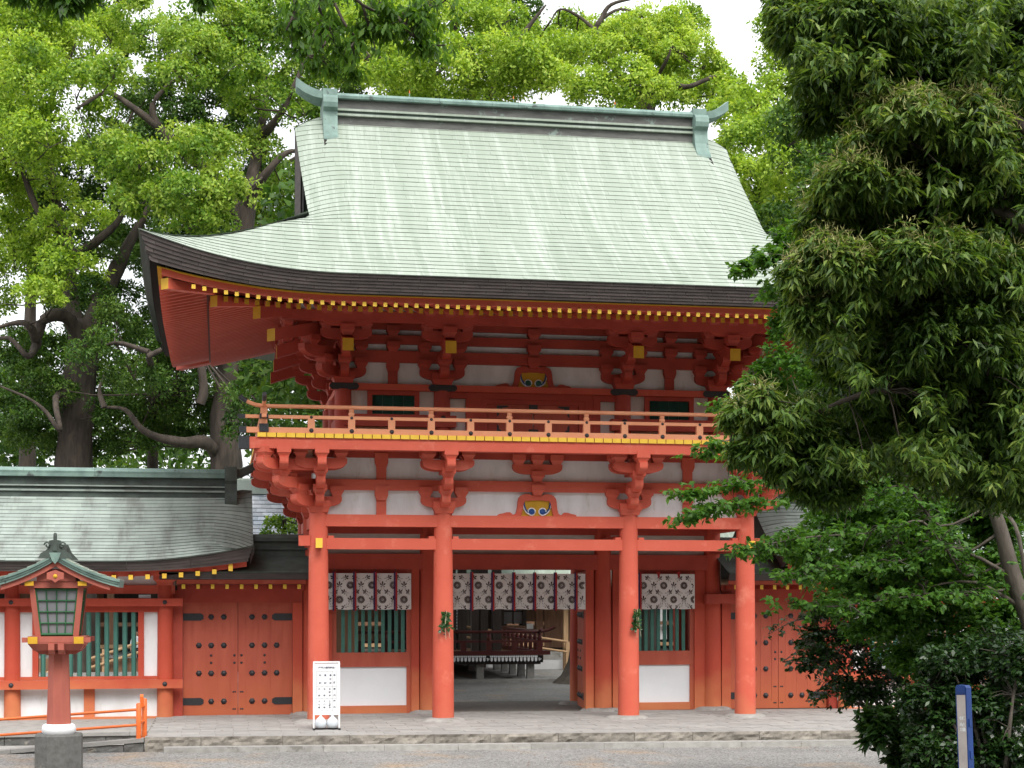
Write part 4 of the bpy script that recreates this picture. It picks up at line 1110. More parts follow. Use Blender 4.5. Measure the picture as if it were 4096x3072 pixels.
# ================================================================ gallery ledge, ramp and handrail
def gpt(px, py, Z):
    d = (CAMZ - Z) * 6526 / (py - 2392); return upd(px, py, d)
LEDGE_Y = gpt(323, 2931, -.025).y
led = MB().box(-24, -7.86, LEDGE_Y + .25, 6.2, GZ, -.03)
ledge = struct('gallery_platform', led, 'stone')
x = -24.
while x < -7.9:
    x1 = min(x + random.uniform(.8, 1.5), -7.86)
    part('edge_slab', MB().box(x, x1 - .008, LEDGE_Y - .03, LEDGE_Y + .245, -.09, -.025, a=random.random()), 'paver', ledge)
    x = x1
def wall_stones(x0, x1, y, ztop, zbot, parent, m, seed):
    x = x0
    while x < x1 - .05:
        l = min(random.uniform(.45, .8), x1 - x)
        if x1 - x - l < .2: l = x1 - x
        part('wall_stone', rough_block(x, x + l - .012, 0, .24, zbot, ztop(x + l / 2) - .006, .03, 8, 4, seed + x, random.random(), f=lambda q: y), [m, m], parent)
        x += l
wall_stones(-16, -7.87, LEDGE_Y, lambda x: -.092, GZ - .05, ledge, 'dark_stone', 3)
RY0, RY1 = edge_y(-7.85) + .02, edge_y(-7.85) + 1.75
rx = lambda x: -.02 + (x + 7.85) * .072
rm = MB().hexa([(xx, yy, z) for z in (0, 1) for yy in (RY0 + .2, RY1) for xx in (-11.4, -7.86)])
rm.v = [(a, b, GZ - .02 if c == 0 else GZ + .02) for a, b, c in rm.v]
ramp = struct('ramp', rm, 'stone')
x = -11.4
while x < -7.9:
    x1 = min(x + 1.2, -7.86)
    k = MB().hexa([(xx, yy, z) for z in (0, 1) for yy in (RY0 - .02, RY0 + .22) for xx in (x, x1 - .008)], 0)
    k.v = [(a, b, rx(a) - .07 if c == 0 else rx(a)) for a, b, c in k.v]
    part('kerb_slab', k, 'paver', ramp); x = x1
wall_stones(-11.4, -7.86, RY0 + .0, lambda x: rx(x) - .075, GZ - .05, ramp, 'dark_stone', 9)
hr = thing('handrail', 'orange tubular handrail rising along the ramp beside the red lantern', 'handrail', (-7.97, RY0 + .1, 0))
for yy, z1, xx in ((RY0 + .06, .60, -7.96), (RY0 + .50, .66, -7.88)):
    part('post', MB().lathe([(.048, -.06), (.048, z1), (.03, z1 + .015), (.001, z1 + .02)], (xx, yy, 0), 14), 'orange_rail', hr)
part('end_plate', MB().prism([(RY0 + .30, .50), (RY0 + .40, .50), (RY0 + .40, .72), (RY0 + .35, .76), (RY0 + .30, .72)], 'x', -7.95, -7.89), 'orange_rail', hr)
for z in (.50, .22):
    part('rail', MB().tube([(-14.5, RY0 + .06, z + (-14.5 + 7.96) * .062), (-7.96, RY0 + .06, z)], .026, 10), 'orange_rail', hr)
    part('link', MB().tube([(-7.96, RY0 + .06, z + .02), (-7.88, RY0 + .5, z + .04)], .024, 8), 'orange_rail', hr)
part('post', MB().lathe([(.048, GZ - .05), (.048, .32), (.001, .34)], (-11.6, RY0 + .06, 0), 14), 'orange_rail', hr)

# ================================================================ red lantern
LX, LY = -9.08, -6.02
lt = thing('lantern', 'tall vermilion wooden lantern with green copper roof on octagonal stone base', 'lantern', (LX, LY, GZ))
def ngon(r, z, n=8, ph=math.pi / 8): return [(LX + r * math.cos(2 * math.pi * k / n + ph), LY + r * math.sin(2 * math.pi * k / n + ph), z) for k in range(n)]
def loft(rings, m, name, parent, smooth=False):
    n = len(rings[0]); mb = MB().add([p for r in rings for p in r], [(j * n + k, j * n + (k + 1) % n, (j + 1) * n + (k + 1) % n, (j + 1) * n + k) for j in range(len(rings) - 1) for k in range(n)], 0, smooth)
    mb.add(rings[0], [tuple(range(n))[::-1]]); mb.add(rings[-1], [tuple(range(n))])
    return part(name, mb, m, parent)
loft([ngon(.395, GZ - .05), ngon(.395, .30), ngon(.37, .335)], 'granite', 'stone_base', lt)
loft([[(LX + r * math.cos(k * math.pi / 12), LY + r * math.sin(k * math.pi / 12), z) for k in range(24)] for r, z in ((.25, .33), (.272, .37), (.272, .42), (.255, .47), (.22, .49))], 'white_paint', 'collar', lt, True)
mat('lantern_red', (.42, .12, .085), (.36, .10, .075), 3, (2, 2, .6), rough=.65, bump=.12, bscale=30)
loft([ngon(.20, .48), ngon(.165, 1.66)], 'lantern_red', 'shaft', lt)
def sq(hw, hd, z): return [(LX - hw, LY - hd, z), (LX + hw, LY - hd, z), (LX + hw, LY + hd, z), (LX - hw, LY + hd, z)]
for s in (-1, 1):
    part('bracket', MB().prism([(LX + s * .10, 1.80), (LX + s * .10, 1.62), (LX + s * .26, 1.62), (LX + s * .36, 1.67), (LX + s * .42, 1.74), (LX + s * .44, 1.80)][::s], 'y', LY - .09, LY + .09), 'lantern_red', lt)
    part('bracket', MB().prism([(LY - .47, 1.80), (LY - .47, 1.70), (LY - .42, 1.645), (LY - .34, 1.63), (LY - .1, 1.63), (LY + .34, 1.63), (LY + .42, 1.645), (LY + .47, 1.70), (LY + .47, 1.80)], 'x', LX + s * .075 - .048, LX + s * .075 + .048), 'lantern_red', lt)
loft([sq(.36, .36, 1.69), sq(.44, .44, 1.80)], 'lantern_red', 'support', lt)
sh = MB().box(LX - .44, LX + .44, LY - .44, LY + .44, 1.80, 1.915); shelf = part('shelf', sh, 'lantern_red', lt)
for s in (-1, 1):
    for yy in (-.445, .36): bx('shelf_rail', shelf, 'lantern_red', LX - .53, LX + .53, LY + yy, LY + yy + .085, 1.82, 1.90) if s < 0 else None
    b = MB().box(LX + s * .355 - .075, LX + s * .355 + .075, LY - .53, LY + .53, 1.802, 1.912); b.m[2] = 1
    part('shelf_rail', b, ['lantern_red', 'ochre'], shelf)
zb, zt = 1.915, 2.69
hb, ht = .335, .42
def lz(z): return hb + (ht - hb) * (z - zb) / (zt - zb)
box_ = None
for sx in (-1, 1):
    for sy in (-1, 1):
        r = []
        for z in (zb, zt):
            k = lz(z); w_ = .085
            r.append([(LX + sx * k, LY + sy * k, z), (LX + sx * (k - w_), LY + sy * k, z), (LX + sx * (k - w_), LY + sy * (k - w_), z), (LX + sx * k, LY + sy * (k - w_), z)])
        loft(r, 'lantern_red', 'corner_post', lt)
def face(fn):
    """glazed side: paper pane behind a green 4 x 4 lattice; fn(t, out, z) maps to the side"""
    k = .085
    za, zc = zb + .03, zt - .02
    P = lambda t, z, o: fn(t * (lz(z) - k), lz(z) + o, z)
    pane = part('paper_pane', MB().add([P(-1, za, -.05), P(1, za, -.05), P(1, zc, -.05), P(-1, zc, -.05)], [(0, 1, 2, 3)]), 'lantern_paper', lt)
    mb = MB()
    for i in range(5):
        t = -1 + i * .5; w_ = .022 if i in (0, 4) else .012
        mb.tube([P(t * .98, za, -.035), P(t * .98, zc, -.035)], w_, 4)
        z = za + (zc - za) * i / 4; mb.tube([P(-1, z, -.032), P(1, z, -.032)], w_, 4)
    part('lattice', mb, 'lantern_green', pane)
mat('lantern_green', (.03, .14, .055), (.025, .11, .045), 4, rough=.5)
face(lambda t, o, z: (LX + t, LY - o, z)); face(lambda t, o, z: (LX + t, LY + o, z)); face(lambda t, o, z: (LX + o, LY + t, z)); face(lambda t, o, z: (LX - o, LY + t, z))
bx('top_beam', lt, 'lantern_red', LX - .44, LX + .44, LY - .44, LY + .44, 2.69, 2.80)
for s in (-1, 1):
    b = MB().box(LX + s * .41 - .07, LX + s * .41 + .07, LY - .52, LY + .52, 2.725, 2.795); b.m[2] = 1
    part('purlin', b, ['lantern_red', 'ochre'], lt)
def rz_(x): u = abs(x); return 3.235 - .62 * u + .20 * u * u     # roof outline, gable faces the front
HW = 1.0
def lroof(x, d, off=0): return (LX + x, LY - .62 + d, rz_(x) + off)
N = 16; xs_ = [-HW + 2 * HW * i / N for i in range(N + 1)]
mb = MB()
for dz, m_, yy0, yy1 in ((0, 0, -.62, .62),):
    top = [(LX + x, rz_(x)) for x in xs_]; bot = [(LX + x * .985, rz_(x) - .105 - .01 * abs(x)) for x in xs_]
    mb.prism(top[::-1] + bot, 'y', LY - .60, LY + .60, 0)
roofl = part('roof', mb, 'patina_blue', lt)
sht = MB()
for s in (-1, 1):
    for i in range(7):
        a0, a1 = HW * (7 - i) / 7, HW * (6 - i) / 7
        for j in range(5):
            y0 = -.625 + j * .25; y1 = y0 + .246
            p = [(LX + s * a0, LY + y0, rz_(a0) + .018), (LX + s * a0, LY + y1, rz_(a0) + .018), (LX + s * (a1 - .01), LY + y1, rz_(a1 - .01) + .004), (LX + s * (a1 - .01), LY + y0, rz_(a1 - .01) + .004), (LX + s * a0, LY + y0, rz_(a0)), (LX + s * a0, LY + y1, rz_(a0))]
            part('roof_sheet', MB().add(p, [(0, 1, 2, 3), (4, 5, 1, 0), (4, 0, 3)] if s > 0 else [(3, 2, 1, 0), (0, 1, 5, 4), (3, 0, 4)], 0, False, random.random()), 'patina', roofl)
for k in range(3):   # stepped rim of the gable
    o_ = .012 * k
    part('gable_rim', MB().prism([(LX + x * (1 - .01 * k), rz_(x) - .035 * k + .002) for x in xs_][::-1] + [(LX + x * (1 - .01 * k), rz_(x) - .035 * (k + 1)) for x in xs_], 'y', LY - .635 + .02 * k, LY - .599), 'patina_blue', roofl)
part('barge_board', MB().prism([(LX + x * .84, rz_(x * .84) - .115) for x in xs_][::-1] + [(LX + x * .84, rz_(x * .84) - .20) for x in xs_], 'y', LY - .56, LY - .51), 'lantern_red', lt)
bx('gable_fill', lt, 'lantern_red', LX - .30, LX + .30, LY - .46, LY + .46, 2.80, 2.99)
pend = part('gable_pendant', MB().prism([(LX - .13, 2.93), (LX - .13, 2.83), (LX - .06, 2.82), (LX, 2.775), (LX + .06, 2.82), (LX + .13, 2.83), (LX + .13, 2.93), (LX, 2.975)], 'y', LY - .60, LY - .562), 'lantern_red', lt)
part('gold_boss', MB().lathe([(.035, 0), (.03, .01), (.01, .02)], n=10), 'ochre', pend).location = (LX, LY - .60, 2.875)
pend.children[0].rotation_euler = (math.pi / 2, 0, 0)
part('ridge_drop', MB().prism([(LX - .09, 3.25), (LX - .05, 3.13), (LX, 3.07), (LX + .05, 3.13), (LX + .09, 3.25)], 'y', LY - .645, LY - .60), 'patina_blue', roofl)
rdg = bx('ridge', roofl, 'patina_dark', LX - .10, LX + .10, LY - .58, LY + .58, 3.20, 3.36)
cr = MB().prism([(LX - .26, 3.16), (LX - .22, 3.24), (LX - .15, 3.28), (LX - .10, 3.33), (LX - .09, 3.44), (LX, 3.46), (LX + .09, 3.44), (LX + .10, 3.33), (LX + .15, 3.28), (LX + .22, 3.24), (LX + .26, 3.16)][::-1], 'y', LY - .64, LY - .56)
for s in (-1, 1):
    cr.tube([(LX + s * (.115 + (.055 - t * .006) * math.cos(t)), LY - .655, 3.365 + (.055 - t * .006) * math.sin(t)) for t in [i * .6 for i in range(13)]], .014, 6)
cr.box(LX - .035, LX + .035, LY - .655, LY - .64, 3.28, 3.42)
cr.lathe([(.028, 3.45), (.03, 3.50), (.028, 3.55), (.012, 3.565)], (LX, LY - .6, 0), 10)
part('ridge_crest', cr, 'patina_dark', roofl)
cr2 = MB().prism([(LX - .26, 3.16), (LX - .15, 3.28), (LX - .09, 3.42), (LX + .09, 3.42), (LX + .15, 3.28), (LX + .26, 3.16)][::-1], 'y', LY + .56, LY + .64)
part('ridge_crest', cr2, 'patina_dark', roofl)

# ================================================================ signboard with its two weights
def text_obj(s, size, m, parent, loc, name='lettering', rot=(math.pi / 2, 0, 0), align='CENTER'):
    cu = bpy.data.curves.new('t', 'FONT'); cu.body = s; cu.size = size; cu.align_x = align; cu.align_y = 'CENTER'; cu.resolution_u = 1; cu.offset = .0012
    o = bpy.data.objects.new('t', cu); COL.objects.link(o)
    dg = bpy.context.evaluated_depsgraph_get(); dg.update()
    me = bpy.data.meshes.new_from_object(o.evaluated_get(dg)); bpy.data.objects.remove(o)
    me.materials.clear(); me.materials.append(MATS[m]); me.name = name
    q = bpy.data.objects.new(name, me); COL.objects.link(q); q.parent = parent; q.location = loc; q.rotation_euler = rot
    return q
SP = gpt(1306, 2918, 0)
sg = thing('signboard', 'white opening-hours signboard with columns of Japanese lettering before the column', 'signboard', (SP.x, SP.y, 0))
sx, sy = SP.x, SP.y
hw = .255
face_ = bx('board', sg, 'white_paint', sx - hw + .02, sx + hw - .02, sy - .005, sy + .008, .305, 1.275)
for s in (-1, 1): bx('leg', sg, 'white_paint', sx + s * (hw - .012) - .016, sx + s * (hw - .012) + .016, sy - .018, sy + .018, .03, 1.283)
bx('frame', sg, 'white_paint', sx - hw, sx + hw, sy - .018, sy + .018, 1.283, 1.312)
bx('frame', sg, 'white_paint', sx - hw + .028, sx + hw - .028, sy - .014, sy + .014, .282, .306)
for s in (-1, 1): bx('foot', sg, 'black_metal', sx + s * (hw - .012) - .018, sx + s * (hw - .012) + .018, sy - .16, sy + .16, .004, .03)
bx('foot_bar', sg, 'black_metal', sx - hw, sx + hw, sy - .02, sy + .02, .008, .03)
grid = MB(); yy = sy - .0065
gx0, gx1, gz0, gz1 = sx - .19, sx + .19, .36, 1.12
cw = [gx0, gx0 + .103, gx0 + .20, gx0 + .305, gx1]; rw = [gz0, gz0 + .235, gz0 + .465, gz1]
for x_ in cw: grid.box(x_ - .0015, x_ + .0015, yy, yy + .001, gz0, gz1)
for z_ in rw: grid.box(gx0, gx1, yy - .0005, yy + .0005, z_ - .0015, z_ + .0015)
part('table_lines', grid, 'sign_ink', face_)
text_obj('・楼門の開閉時刻・', .044, 'sign_ink', face_, (sx, yy, 1.185))
def vtext(s, x, z0, z1, size=.042):
    n = len(s)
    for i, ch in enumerate(s): text_obj(ch, size, 'sign_ink', face_, (x, yy, z1 + (z0 - z1) * (i / max(1, n - 1))))
cc = [(cw[i] + cw[i + 1]) / 2 for i in range(4)]
vtext('季節', cc[3], .90, 1.04); vtext('開門', cc[3], .65, .775); vtext('閉門', cc[3], .42, .545)
vtext('春秋期', cc[2] + .015, .89, 1.04); vtext('夏期', cc[1] + .015, .89, 1.04); vtext('冬期', cc[0] + .015, .89, 1.04)
vtext('五時半', cc[2], .65, .775); vtext('五時', cc[1], .65, .775); vtext('六時', cc[0], .65, .775)
vtext('十七時半', cc[2], .42, .54); vtext('十八時', cc[1], .42, .54); vtext('十七時', cc[0], .42, .54)
wt = MB()
pr = [(.055, 0), (.095, .015), (.110, .06), (.112, .11), (.10, .15), (.065, .19), (.035, .215), (.02, .24), (.012, .245)]
vs = []
for r, z in pr:
    for k in range(16): vs.append((r * math.cos(k * math.pi / 8), r * .75 * math.sin(k * math.pi / 8), z))
wt.add(vs, [(j * 16 + k, j * 16 + (k + 1) % 16, (j + 1) * 16 + (k + 1) % 16, (j + 1) * 16 + k) for j in range(len(pr) - 1) for k in range(16)], 0, True); wt.add(vs[:16], [tuple(range(16))[::-1]])
wt.add(vs[-16:], [tuple(range(16))])
wme = wt.data('water_weight', ['plastic_grey'])
for s in (-1, 1):
    o = thing('water_weight', 'grey water-filled plastic weight at the foot of the white signboard', 'weight', (sx + s * .113, sy - .03, .032), 'two weights holding down the signboard', wme)

# ================================================================ evergreen sprigs tied to two columns
def leaf_card(mb, p, a, n, L, W, v, mi=0):
    a = a.normalized(); s = a.cross(n).normalized(); n = s.cross(a)
    mb.add([p, p + a * L * .45 + s * W / 2 + n * L * .06, p + a * L, p + a * L * .45 - s * W / 2 + n * L * .06], [(0, 1, 2, 3)], mi, False, v)
def sprig(X, label, spread, seed, lean):
    rnd = random.Random(seed); y = -.245; zt = 2.27 if seed == 1 else 2.30
    th = thing('evergreen_sprig', label, 'sprig', (X, y, zt - .4), 'evergreen sprigs tied to the gate columns')
    lv = MB(); tw = MB()
    for k in range(5):
        ex = X + lean + (k - 2) * spread * .5 + rnd.uniform(-.02, .02); ez = zt - .36 - rnd.uniform(0, .07)
        pts = [Vector((X, y, zt)), Vector((X + (ex - X) * .35, y - .02, zt - .15)), Vector((ex, y - .035, ez))]
        tw.tube(pts, [.006, .005, .003], 5)
        for i in range(20):
            t = .10 + .90 * i / 19; p = pts[0].lerp(pts[1], min(1, t * 2)) if t < .5 else pts[1].lerp(pts[2], t * 2 - 1)
            a = Vector((rnd.uniform(-1, 1), rnd.uniform(-.7, -.05), rnd.uniform(-.9, .35)))
            leaf_card(lv, p, a, Vector((rnd.uniform(-.4, .4), -1, rnd.uniform(-.2, .8))), rnd.uniform(.08, .12), .055, rnd.random())
    part('leaves', lv, 'sprig_leaf', th); part('stems', tw, 'twig', th)
    st = MB()
    st.tube([(X + .01, y - .045, zt), (X - .015, y - .06, zt - .22), (X - .01, y - .05, zt - .45), (X, y - .04, zt - .60)], [.005, .008, .006, .003], 5)
    st.tube([(X + .01, y - .045, zt - .1), (X + .05, y - .05, zt - .35), (X + .085, y - .04, zt - .58)], [.004, .005, .003], 5)
    part('straw_cord', st, 'straw', th)
    part('dark_bead', MB().lathe([(.01, 0), (.018, .015), (.01, .03)], (X - .035, y - .03, zt - .50), 8), 'black_metal', th)
leafmat('sprig_leaf', [(0, (.015, .05, .012)), (.6, (.035, .11, .025)), (1, (.08, .17, .06))], .2, rough=.35, spec=.5)
sprig(-A_ + .02, 'evergreen sprig with straw cord on column beside the patterned curtain and signboard', .085, 1, 0)
sprig(A_ + .11, 'evergreen sprig hanging off the edge of the column near rolled-up ribbons', .06, 5, -.06)

# ================================================================ inner court seen through the gate
stg_e = gpt(2170, 2727, GZ)          # front corner of the dance stage
SX1, SY0 = stg_e.x, stg_e.y
SX0 = SX1 - 9.5
Zf = .62
st = thing('dance_stage', 'open wooden stage on stone posts with dark red railing and scalloped black-and-white trim', 'stage', ((SX0 + SX1) / 2, SY0, GZ))
struct('stage_plinth', MB().box(SX0 - .6, SX1 + .5, SY0 - .3, SY0 + 9.0, GZ - .05, GZ + .10), 'stone')
mnd = MB(); vs = []
for i in range(21):
    t = i / 20; x = SX0 + (SX1 - .9 - SX0) * t
    for j in range(9): vs.append((x, SY0 + .5 + j * .95, GZ + .10 + .30 * math.sin(math.pi * j / 8) ** .6 * clamp((1 - t) * 7) ** .6))
mnd.add(vs, [(i * 9 + j, (i + 1) * 9 + j, (i + 1) * 9 + j + 1, i * 9 + j + 1) for i in range(20) for j in range(8)], 0, True)
struct('plaster_mound', mnd, 'stone')
k = 0
for x in [SX1 - .35 - 1.72 * i for i in range(6)]:
    for y in [SY0 + .35 + 1.7 * j for j in range(5)]:
        bx('stone_post', st, 'stone', x - .12, x + .12, y - .12, y + .12, GZ + .10, Zf - .30)
bx('floor', st, 'brown_wood', SX0, SX1, SY0, SY0 + 8.2, Zf - .06, Zf)
bx('floor_beam', st, 'dark_wood', SX0, SX1 - .05, SY0 + .06, SY0 + .2, Zf - .30, Zf - .06)
bx('floor_beam', st, 'dark_wood', SX1 - .2, SX1 - .06, SY0 + .06, SY0 + 8.1, Zf - .298, Zf - .062)
tr = bx('trim', st, 'dark_void', SX0, SX1 + .02, SY0 - .02, SY0 + .0, Zf - .24, Zf + .0)
n = int((SX1 - SX0) / .125)
dm = MB().prism([(-.04, .0), (-.04, -.10), (0, -.145), (.04, -.10), (.04, 0)], 'y', -.008, 0).data('scallop', ['white_paint'])
cm = MB().lathe([(.03, 0), (.03, .008)], n=8); cm.v = [(a, -c, b) for a, b, c in cm.v]; cm = cm.data('dot', ['white_paint'])
for i in range(n):
    x = SX1 - .10 - i * .125
    if i % 14 in (0,): 
        mb = MB()
        for q in range(3):
            mb.tube([(x + .05 * math.cos(t + q * 2.094) * (t / 2.6), SY0 - .03, Zf - .13 + .05 * math.sin(t + q * 2.094) * (t / 2.6)) for t in [j * .45 for j in range(7)]], [.004 + .011 * (1 - abs(j - 4) / 5) for j in range(7)], 5)
        part('swirl_crest', mb, 'white_paint', tr); continue
    ob('scallop', dm, tr, (x, SY0 - .02, Zf - .07)); 
    for e in (-.03, .03): ob('dot', cm, tr, (x + e, SY0 - .02, Zf - .035)) if i < 40 else None
rl = bx('railing', st, 'deep_red', SX0, SX1 + .28, SY0 + .05, SY0 + .17, Zf + .01, Zf + .15)
bx('middle_rail', rl, 'deep_red', SX0, SX1 + .33, SY0 + .07, SY0 + .15, Zf + .42, Zf + .50)
part('top_rail', MB().tube([(SX0, SY0 + .11, Zf + .78), (SX1 - .1, SY0 + .11, Zf + .78), (SX1 + .2, SY0 + .11, Zf + .83), (SX1 + .45, SY0 + .11, Zf + .93)], .05, 10), 'deep_red', rl)
part('top_rail', MB().tube([(SX1 - .08, SY0 - .2, Zf + .88), (SX1 - .08, SY0 + .11, Zf + .78), (SX1 - .08, SY0 + 8, Zf + .78)], .05, 10), 'deep_red', rl)
bx('middle_rail', rl, 'deep_red', SX1 - .12, SX1 - .04, SY0 + .16, SY0 + 8, Zf + .42, Zf + .50)
bx('side_rail', rl, 'deep_red', SX1 - .14, SX1 - .02, SY0 + .16, SY0 + 8, Zf + .01, Zf + .15)
i = 0
for x in [SX1 - .08 - .86 * i for i in range(11)]:
    bx('rail_post', rl, 'deep_red', x - .09, x + .09, SY0 + .06, SY0 + .16, Zf + .15, Zf + .42)
    if i % 2 == 0: part('baluster', MB().lathe([(.06, Zf + .50), (.09, Zf + .56), (.055, Zf + .66), (.06, Zf + .73)], (x, SY0 + .11, 0), 8), 'deep_red', rl)
    i += 1
for j in range(9):
    y = SY0 + .9 + j * .85
    bx('rail_post', rl, 'deep_red', SX1 - .13, SX1 - .03, y - .08, y + .08, Zf + .15, Zf + .42)
    part('baluster', MB().lathe([(.06, Zf + .50), (.09, Zf + .56), (.055, Zf + .66), (.06, Zf + .73)], (SX1 - .08, y, 0), 8), 'deep_red', rl)
for px in (1805, 1848, 1902, 1932, 1986):      # roof posts of the stage
    p = up(px, 2600, SY0 + (2.2 if px > 1850 else 6))
    bx('roof_post', st, 'dark_wood', p.x - .15, p.x + .15, p.y - .15, p.y + .15, Zf, 6.0)
for X in (SX1 - 1.0, SX1 - 4.0, SX1 - 7.5):
    bx('roof_post', st, 'dark_wood', X - .15, X + .15, SY0 + 7.0, SY0 + 7.3, Zf, 6.0)
bx('eave_beam', st, 'dark_wood', SX0 - .3, SX1 + .3, SY0 + 1.6, SY0 + 1.9, 5.5, 5.9)
part('roof', MB().hexa([(x, y, z) for z, g in ((5.9, 1), (6.0, 1)) for y in (SY0 - .8, SY0 + 9) for x in (SX0 - 1.2, SX1 + 1.2)]).prism([(SY0 - .9, 6.0), (SY0 + 9.1, 6.0), (SY0 + 4.1, 6.7)], 'x', SX0 - 1.3, SX1 + 1.3), 'patina', st)
# worship hall and its corridor at the back of the court
HY = SY0 + 16
hl = thing('worship_hall', 'long dark timber hall with pale ground sill closing the inner court', 'hall', (0, HY, GZ))
bx('back_wall', hl, 'dark_wood', -34, 30, HY + 4, HY + 4.2, GZ, 5.0)
bx('foundation', hl, 'stone', -34, 30, HY - .6, HY + 4.2, GZ - .05, GZ + .45)
bx('floor_edge', hl, 'tan_wood', -34, 30, HY - .35, HY - .2, .45, .60)
for k in range(26): 
    X = -33 + k * 2.45
    bx('post', hl, 'brown_wood', X - .14, X + .14, HY - .1, HY + .18, .18, 4.6)
    bx('wall_bay', hl, 'brown_wood' if k % 3 else 'dark_wood', X + .5, X + 1.9, HY + 3.9, HY + 3.98, .5, 3.4)
for z in (1.35, 3.05, 3.9): bx('rail', hl, 'brown_wood', -34, 30, HY - .06, HY + .1, z, z + .16)
for k in range(60): bx('rafter_end', hl, 'white_paint', -33 + k * 1.05, -32.9 + k * 1.05, HY - 1.3, HY - 1.2, 3.62, 3.78)
bx('eave', hl, 'tan_wood', -34, 30, HY - 1.25, HY + .2, 3.8, 4.1)
part('roof', MB().prism([(HY - 1.5, 4.1), (HY + 6, 4.1), (HY + 3, 7.0)], 'x', -35, 31), 'patina', hl)
# pale screens between hall posts seen past the lattice
for X0, X1 in ((6.2, 7.4), (8.4, 9.6), (10.6, 11.6)): bx('screen', hl, 'plaster', X0 * 1.35, X1 * 1.35, HY + .3, HY + .35, .7, 3.0)
gp_ = up(1805, 2500, SY0 + 7.4)
lat = thing('lattice_screen', 'tall white grid screen standing beside the stage posts', 'screen', (gp_.x, gp_.y, Zf))
fr_ = bx('backing', lat, 'dark_void', gp_.x - 2.6, gp_.x + .42, gp_.y, gp_.y + .03, Zf, 3.4)
for i in range(3):
    for j in range(14):
        x = gp_.x + .12 + .105 * i - .02; z = Zf + .6 + j * .115
        bx('pane', fr_, 'white_paint', x, x + .07, gp_.y - .01, gp_.y - .001, z, z + .075)
# wooden lantern on two posts behind the stage
wl = up(2046, 2450, SY0 + 11)
wo = thing('wooden_lantern', 'weathered wooden lantern on paired posts with white-capped corners', 'lantern', (wl.x, wl.y, GZ))
wx, wy = wl.x, wl.y
for s in (-1, 1): bx('post', wo, 'brown_wood', wx + s * .27 - .12, wx + s * .27 + .12, wy - .12, wy + .12, GZ, 1.28)
bx('shelf', wo, 'brown_wood', wx - .62, wx + .62, wy - .5, wy + .5, 1.28, 1.42)
for s in (-1, 1):
    for t in (-1, 1): bx('white_cap', wo, 'white_paint', wx + s * .66 - .13, wx + s * .66 + .13, wy + t * .42 - .1, wy + t * .42 + .1, 1.30, 1.50)
    for t in (-1, 1): bx('corner_post', wo, 'dark_wood', wx + s * .46 - .07, wx + s * .46 + .07, wy + t * .4 - .07, wy + t * .4 + .07, 1.42, 2.6)
bx('paper_pane', wo, 'lantern_paper', wx - .40, wx + .40, wy - .36, wy - .34, 1.5, 2.5)
for x in (-.40, 0, .40): bx('bar', wo, 'dark_wood', wx + x - .025, wx + x + .025, wy - .40, wy - .365, 1.48, 2.55)
bx('bar', wo, 'dark_wood', wx - .4, wx + .4, wy - .395, wy - .366, 1.97, 2.02)
part('roof', MB().prism([(wx - 1.1, 2.62), (wx - 1.08, 2.72), (wx - .5, 2.95), (wx, 3.35), (wx + .5, 2.95), (wx + 1.08, 2.72), (wx + 1.1, 2.62), (wx + .4, 2.78), (wx - .4, 2.78)][::-1], 'y', wy - .8, wy + .8), 'patina_dark', wo)
# covered passage and ramp rail to the side of the stage
pas = thing('covered_passage', 'pale timber passage with sloping handrail beyond the stage', 'passage', (SX1 + 2.6, SY0 + 9, GZ))
q0 = up(2262, 2600, SY0 + 9)
bx('post', pas, 'tan_wood', q0.x - .09, q0.x + .09, q0.y - .09, q0.y + .09, GZ, 3.1)
bx('post', pas, 'brown_wood', q0.x - .9, q0.x - .6, q0.y + 1.4, q0.y + 1.7, GZ, 3.1)
bx('post', pas, 'brown_wood', q0.x - 2.2, q0.x - 1.9, q0.y + 2.4, q0.y + 2.7, GZ, 3.1)
bx('beam', pas, 'tan_wood', q0.x - 5.4, q0.x + 3, q0.y - .1, q0.y + .1, 2.22, 2.42)
bx('wall_boards', pas, 'brown_wood', q0.x - .55, q0.x + 3, q0.y + 1.45, q0.y + 1.5, .55, 3.0)
for k in range(14): bx('rafter_end', pas, 'white_paint', q0.x - 3.6 + k * .75, q0.x - 3.5 + k * .75, q0.y - .9, q0.y - .8, 2.72, 2.88)
bx('eave', pas, 'tan_wood', q0.x - 5.4, q0.x + 4, q0.y - .85, q0.y + 1.6, 2.88, 3.0)
part('roof', MB().prism([(q0.y - 1.1, 3.0), (q0.y + 3.4, 3.0), (q0.y + 1.2, 4.3)], 'x', q0.x - 5.8, q0.x + 6), 'patina', pas)
for z in (.55, .95): part('handrail', MB().tube([(q0.x - 4.5, q0.y - .3, z + .55), (q0.x, q0.y - .3, z - .12)], .045, 8), 'tan_wood', pas)
for t in (0, .5, 1): bx('rail_post', pas, 'tan_wood', q0.x - 4.5 + 4.5 * t - .05, q0.x - 4.4 + 4.5 * t, q0.y - .33, q0.y - .23, GZ, 1.5 - .67 * t)
bx('floor_sill', pas, 'white_paint', q0.x - 3, q0.x + 3, q0.y + .4, q0.y + .9, GZ, GZ + .35)
